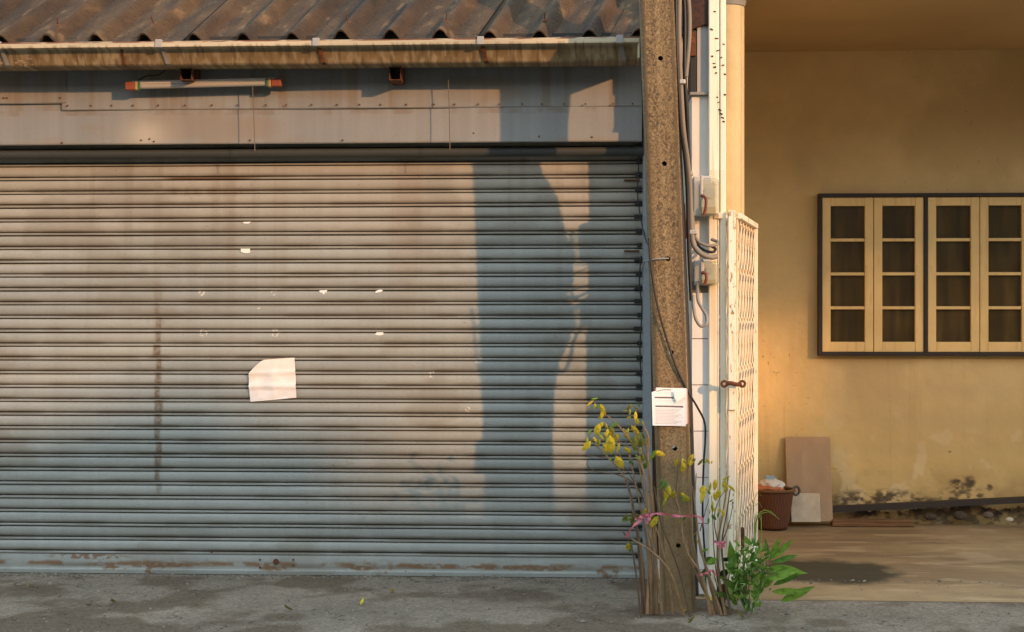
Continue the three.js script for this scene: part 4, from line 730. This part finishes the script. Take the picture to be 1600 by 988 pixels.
shrub(V(X(1108, 0.98), 0, 0.98), 'twiggy shrub with small yellow leaves between the pole foot and the gate', null, [
  [[[1096, 962], [1086, 880], [1078, 800], [1076, 750], [1079, 715]], 0.013, 0.004],
  [[[1092, 962, 0.05], [1090, 900, 0.05], [1072, 860, 0.06], [1062, 800, 0.06], [1054, 772, 0.05]], 0.012, 0.005],
  [[[1100, 962], [1098, 900], [1092, 840], [1086, 790], [1088, 740]], 0.012, 0.003],
  [[[1104, 962, 0.03], [1100, 900, 0.03], [1094, 860, 0.03], [1090, 820, 0.03], [1082, 760, 0.03]], 0.009, 0.003],
  [[[1108, 962], [1112, 900], [1122, 850], [1130, 800], [1136, 760], [1138, 745]], 0.012, 0.003],
  [[[1114, 962, 0.04], [1120, 900, 0.04], [1128, 850, 0.04], [1136, 800, 0.04], [1141, 765, 0.04]], 0.01, 0.003, 1],
  [[[1106, 962, 0.02], [1112, 880, 0.02], [1114, 820, 0.02], [1112, 775, 0.02]], 0.006, 0.0018, 1],
  [[[1122, 850, 0], [1116, 810, 0], [1124, 780, 0], [1132, 768, 0]], 0.005, 0.0015, 1],
  [[[1094, 830, 0], [1102, 800, 0], [1108, 780, 0]], 0.004, 0.0015, 1],
  [[[1056, 772, 0.05], [1058, 745, 0.05], [1060, 722, 0.05]], 0.005, 0.0018, 1],
  [[[1062, 800, 0.06], [1052, 780, 0.06], [1042, 770, 0.06], [1034, 758, 0.05]], 0.004, 0.0015, 1],
  [[[1128, 850, 0.04], [1140, 815, 0.04], [1146, 785, 0.04]], 0.005, 0.0018, 1],
  [[[1098, 962, 0.02], [1084, 900, 0.03], [1076, 870, 0.03], [1070, 840, 0.03]], 0.011, 0.006],
], [
  [1058, 726, 18, 0.4], [1068, 731, 20, -0.2], [1064, 724, 14, -0.8], [1084, 718, 20, 0.2], [1082, 726, 14, -0.3], [1099, 725, 18, 0.4, 'o'], [1104, 722, 14, -0.3], [1046, 770, 26, 0.1], [1042, 785, 18, 0.5], [1064, 778, 18, -0.6], [1071, 782, 18, -0.2], [1063, 814, 20, 0.1], [1102, 772, 28, 0.2], [1098, 768, 22, -0.4], [1111, 761, 18, 0.1], [1118, 758, 20, 0.1], [1124, 772, 18, 0.3], [1134, 757, 20, 0.2], [1138, 765, 16, -0.3], [1131, 762, 22, 0], [1114, 792, 20, 0.1], [1130, 803, 16, 0.1], [1126, 800, 12, 0.8], [1146, 786, 14, 0.1], [1108, 815, 14, 0.4, 'g'], [1112, 810, 12, -0.6, 'g'], [1090, 838, 18, 0.1], [1122, 882, 22, 1.0, 'g'], [1142, 870, 18, -0.8, 'g'], [1108, 866, 20, 1.1, 'g'],
], 0.98);
// pink plastic ribbons tied round the stems
const pink = new THREE.MeshPhysicalMaterial({ color: lin(0.55, 0.13, 0.17), roughness: 0.5, transmission: 0.15, thickness: 0, side: THREE.DoubleSide });
function ribbon(pts, w, label) {
  const c = new THREE.CatmullRomCurve3(pts.map(([a, b, z]) => P(a, b, z)), false, 'centripetal'), n = 48, pos = [], idx = [];
  for (let i = 0; i <= n; i++) { const q = c.getPointAt(i / n), tw = 0.5 * Math.sin(i * 0.55), ww = w * (0.75 + 0.35 * Math.sin(i * 0.9)); const t = c.getTangentAt(i / n), up = V(-t.y, t.x, 0.0001).normalize(); pos.push(q.x + up.x * ww, q.y + up.y * ww * Math.cos(tw), q.z + ww * Math.sin(tw), q.x - up.x * ww, q.y - up.y * ww * Math.cos(tw), q.z - ww * Math.sin(tw)); }
  for (let i = 0; i < n; i++) idx.push(i * 2, i * 2 + 1, i * 2 + 3, i * 2, i * 2 + 3, i * 2 + 2);
  const g = new THREE.BufferGeometry(); g.setAttribute('position', new THREE.Float32BufferAttribute(pos, 3)); g.setAttribute('uv', new THREE.Float32BufferAttribute(new Float32Array(pos.length / 3 * 2), 2)); g.setIndex(idx); g.computeVertexNormals();
  solo('ribbon', plain(g), pink, label, 'ribbon');
}
ribbon([[978, 840, 1.1], [990, 822, 1.11], [1004, 812, 1.1], [1012, 806, 1.09], [1022, 803, 1.08], [1040, 804, 1.08], [1062, 807, 1.09], [1082, 806, 1.07], [1096, 810, 1.05], [1100, 824, 1.05]], 0.0065, 'long pink plastic ribbon tied round the bare stems before the pole');
ribbon([[1010, 818, 1.12], [1018, 804, 1.11], [1008, 806, 1.1], [992, 812, 1.1]], 0.008, 'short pink ribbon end crossing the long ribbon at its knot');
ribbon([[1116, 846, 1.05], [1124, 850, 1.06], [1132, 847, 1.05], [1128, 856, 1.05], [1120, 848, 1.06]], 0.009, 'small pink ribbon knot on the stems beside the green plant');
ribbon([[1090, 900, 1.06], [1104, 896, 1.07], [1112, 892, 1.06], [1120, 900, 1.05]], 0.007, 'lowest pink ribbon tied near the shrub foot');
// leafy green plant
{
  const zc = 0.98, pb = V(X(1172, zc), 0, zc), pl = thing('leafy_plant', 'bright green leafy plant with long pointed leaves at the gate foot', 'plant', pb);
  const long = [blade(1, 0.2, 0.25, 0.5, 8), blade(1, 0.17, 0.35, 0.9, 8), blade(1, 0.24, 0.2, 0.25, 8)];
  const put = (a, b, l, ang, t, i, z = 0) => { const L = l / 318; const o = piece('leaf', long[i % 3], t, pl, P(a, b, zc + z), [rr(0.0, 0.5), rr(-0.5, 0.5), -ang], [L, L, L]); o.rotation.order = 'ZYX'; };
  [[1146, 900, 72, 0.05, 0], [1148, 930, 70, -0.2, 1], [1204, 872, 46, 0.15, 2], [1206, 874, 52, 0.75, 0], [1206, 880, 56, 1.2, 1], [1204, 886, 62, 1.5, 2], [1200, 892, 54, 1.62, 0], [1204, 870, 40, -0.5, 1], [1198, 905, 58, 1.3, 2], [1208, 915, 56, 1.0, 1], [1190, 920, 70, 0.6, 0], [1206, 925, 52, 1.4, 2], [1160, 930, 60, -0.7, 0], [1152, 940, 60, -1.0, 1], [1220, 940, 60, 1.1, 0], [1180, 945, 60, 0.2, 2]].forEach(([a, b, l, ang, t], i) => put(a, b, l, ang, green[t], i, rr(-0.05, 0.08)));
  const small = blade(1, 0.45, 0.25, 0.5, 5);
  for (let i = 0; i < 290; i++) {
    const r = Math.sqrt(rnd()), th = rr(0, 6.283), a = 1172 + 32 * r * Math.cos(th), b = 886 - 40 * r * Math.sin(th) + (rnd() < 0.4 ? 30 : 0), z = zc + rr(-0.1, 0.1), L = rr(9, 20) / 318;
    piece('leaf', small, green[i % 5 === 0 ? 1 : i % 2 ? 2 : 0], pl, P(a, b, z), [rr(0.2, 1.4), rr(0, 6.28), rr(-1.1, 1.1)], [L, L, L]);
  }
  for (let i = 0; i < 12; i++) { const a = rr(1150, 1196), top = rr(850, 890); part('stem', plain(taper([P(1172 + (a - 1172) * 0.3, 955, zc), P(a, 920, zc + rr(-0.05, 0.05)), P(a + rr(-4, 4), top, zc + rr(-0.08, 0.08))], 0.004, 0.0018, 8, 5)), green[1], pl); }
  [[1180, 855], [1182, 876]].forEach(([a, b]) => piece('flower', new THREE.IcosahedronGeometry(0.005, 1), M.paper, pl, P(a, b, zc + 0.11)));
  // dark leaves low between shrub and plant
  const lp = thing('dark_plant', 'low dark green broad-leaved plant between the shrub and the bright plant', 'plant', V(X(1130, 0.92), 0, 0.92));
  [[1118, 880, 30, -0.9], [1128, 878, 30, 0.4], [1138, 885, 34, 1.1], [1112, 900, 30, -1.2], [1126, 905, 34, 0.2], [1140, 915, 32, 1.3], [1100, 915, 26, -0.8]].forEach(([a, b, l, ang], i) => { const L = l / 318; const o = piece('leaf', dry[1], i % 3 ? deepGreen : green[1], lp, P(a, b, 0.92 + rr(-0.05, 0.05)), [rr(0.2, 0.8), rr(-0.5, 0.5), -ang], [L, L, L * 0.8]); o.rotation.order = 'ZYX'; });
  for (let i = 0; i < 5; i++) part('stem', plain(taper([V(lp.position.x, 0, 0.92), P(1105 + i * 9, 890, 0.92)], 0.004, 0.002, 6, 5)), deepGreen, lp);
  // grass tuft inside the gate
  const gz = -0.25, gb = P(1188, 850, gz); gb.y = 0.0; const gr = thing('grass_tuft', 'tuft of arching light green grass blades inside the gate', 'grass tuft', V(X(1184, gz), 0, gz));
  [[1182, 812, 1196, 796, 1212, 806], [1183, 810, 1200, 800, 1218, 812], [1182, 815, 1190, 798, 1206, 800], [1184, 805, 1188, 800, 1189, 840], [1182, 802, 1188, 808, 1190, 850], [1180, 776, 1186, 768, 1190, 775], [1180, 790, 1188, 785, 1190, 793]].forEach(([a, b, c, d, e, f]) => {
    const q = [V(gr.position.x - 0.02, 0.0, gz), P(a, b, gz), P(c, d, gz), P(e, f, gz)]; part('blade', plain(taper(q, 0.005, 0.0012, 12, 4)), green[2], gr);
  });
  const gi = new THREE.InstancedMesh(new THREE.IcosahedronGeometry(1, 0), mat({ roughness: 0.95 }), 1500), mx = new THREE.Matrix4(), qq = new THREE.Quaternion();
  for (let i = 0; i < 1500; i++) { const near = rnd() < 0.6, r = rr(0.002, 0.007) * (rnd() < 0.06 ? 2 : 1); mx.compose(V(rr(-3.6, 3.4), r * 0.3 - 0.004, near ? 0.04 + 0.12 * rnd() * rnd() : rr(0.1, 1.8)), qq.setFromEuler(new THREE.Euler(rr(0, 6), rr(0, 6), rr(0, 6))), V(r, r * 0.7, r * 1.2)); gi.setMatrixAt(i, mx); const k = rr(0.1, 0.3); gi.setColorAt(i, lin(k, k * 0.88, k * 0.7)); }
  gi.name = 'gravel'; gi.castShadow = gi.receiveShadow = true; scene.add(gi); tag(gi, 'loose grit scattered along the pavement before the shutter', 'gravel', null, 'stuff');
  for (let i = 0; i < 14; i++) { const L = rr(0.05, 0.085), g = dry[i % 3].clone().scale(L, L, L).rotateX(-Math.PI / 2 + rr(-0.15, 0.15)).rotateZ(rr(-0.3, 0.3)).rotateY(rr(0, 6.28)).translate(i < 9 ? rr(0.1, 1.1) : rr(-3, 0), 0.004, i < 9 ? rr(0.6, 1.45) : rr(0.08, 1.3)); g.computeBoundingBox(); g.translate(0, 0.001 - g.boundingBox.min.y, 0); solo('fallen_leaf', g, i % 3 ? olive : yellow[1], 'dry fallen leaf lying on the pavement near the shutter', 'leaf', 'fallen leaves on the pavement'); }
}

// ---------------------------------------------------------------- across the street, behind the viewer: what keeps the low sun off the foot of the street front
{
  const b = thing('apartment_building', 'plain apartment block across the street with added roof pieces that shape the sunlight', 'building', V(25, 0, 28));
  const ht = 0.5 + 0.36 * 24;
  const facade = mat({ color: lin(0.14, 0.11, 0.08), roughness: 0.9 });
  part('wall', box(9, 42, 0, ht, 24, 33), facade, b);
  // added sun blockers whose gap and slats throw soft sun on the carport wall
  part('sun_gap_sill', box(26.3, 27.75, ht, 10.04, 24.0, 24.25), facade, b);
  part('sun_gap_head', box(26.3, 27.75, 10.86, 13.2, 24.0, 24.25), facade, b);
  part('sun_blocker', join([box(27.75, 42, ht, 9.46, 24.0, 24.25), box(30.2, 42, 9.46, 11.3, 24.0, 24.25), box(27.75, 42, 11.3, 13.6, 24.0, 24.25)]), facade, b);
  for (let i = 0; i < 9; i++) part('sun_blocker_slat', box(27.75, 30.2, 9.5 + i * 0.2, 9.5 + i * 0.2 + 0.145, 24.05, 24.1), facade, b);
  part('shade_step', box(X(30) + 24 - 0.2, X(560) + 24, ht, ht + 0.34, 24.02, 27), M.whiteWall, b);  // added low block that raises the shade edge on the shutter
  part('shade_step_upper', box(X(235) + 24, X(420) + 24, ht + 0.34, ht + 0.55, 24.05, 25.5), M.grey, b);  // second added block, lifts that shade edge further along its middle
  const wm = mat({ color: lin(0.04, 0.05, 0.06), roughness: 0.2 });
  for (let f = 0; f < 3; f++) for (let i = 0; i < 8; i++) part('window', box(11 + i * 3.9, 12.6 + i * 3.9, 1 + f * 2.9, 2.4 + f * 2.9, 23.96, 24), wm, b);
  const h = thing('row_house', 'long plain row of terraced houses across the street', 'row house', V(-17, 0, 28));
  part('wall', box(-44, 8.6, 0, 7.4, 24.2, 33), facade, h); part('roof', box(-44.3, 8.9, 7.4, 7.7, 23.6, 33.4), M.grey, h);
  for (let f = 0; f < 2; f++) for (let i = 0; i < 11; i++) part('window', box(-42 + i * 4.6, -40.2 + i * 4.6, 1 + f * 3.2, 2.5 + f * 3.2, 24.16, 24.2), wm, h);
  const w = thing('boundary_wall', 'low cream wall along the far side of the carport plot', 'wall', V(4, 0, 1.4));
  part('wall', box(3.95, 4.1, 0, 0.5, -1.59, 3.0, 0.01), M.cream, w);
}
renderer.render(scene, camera);
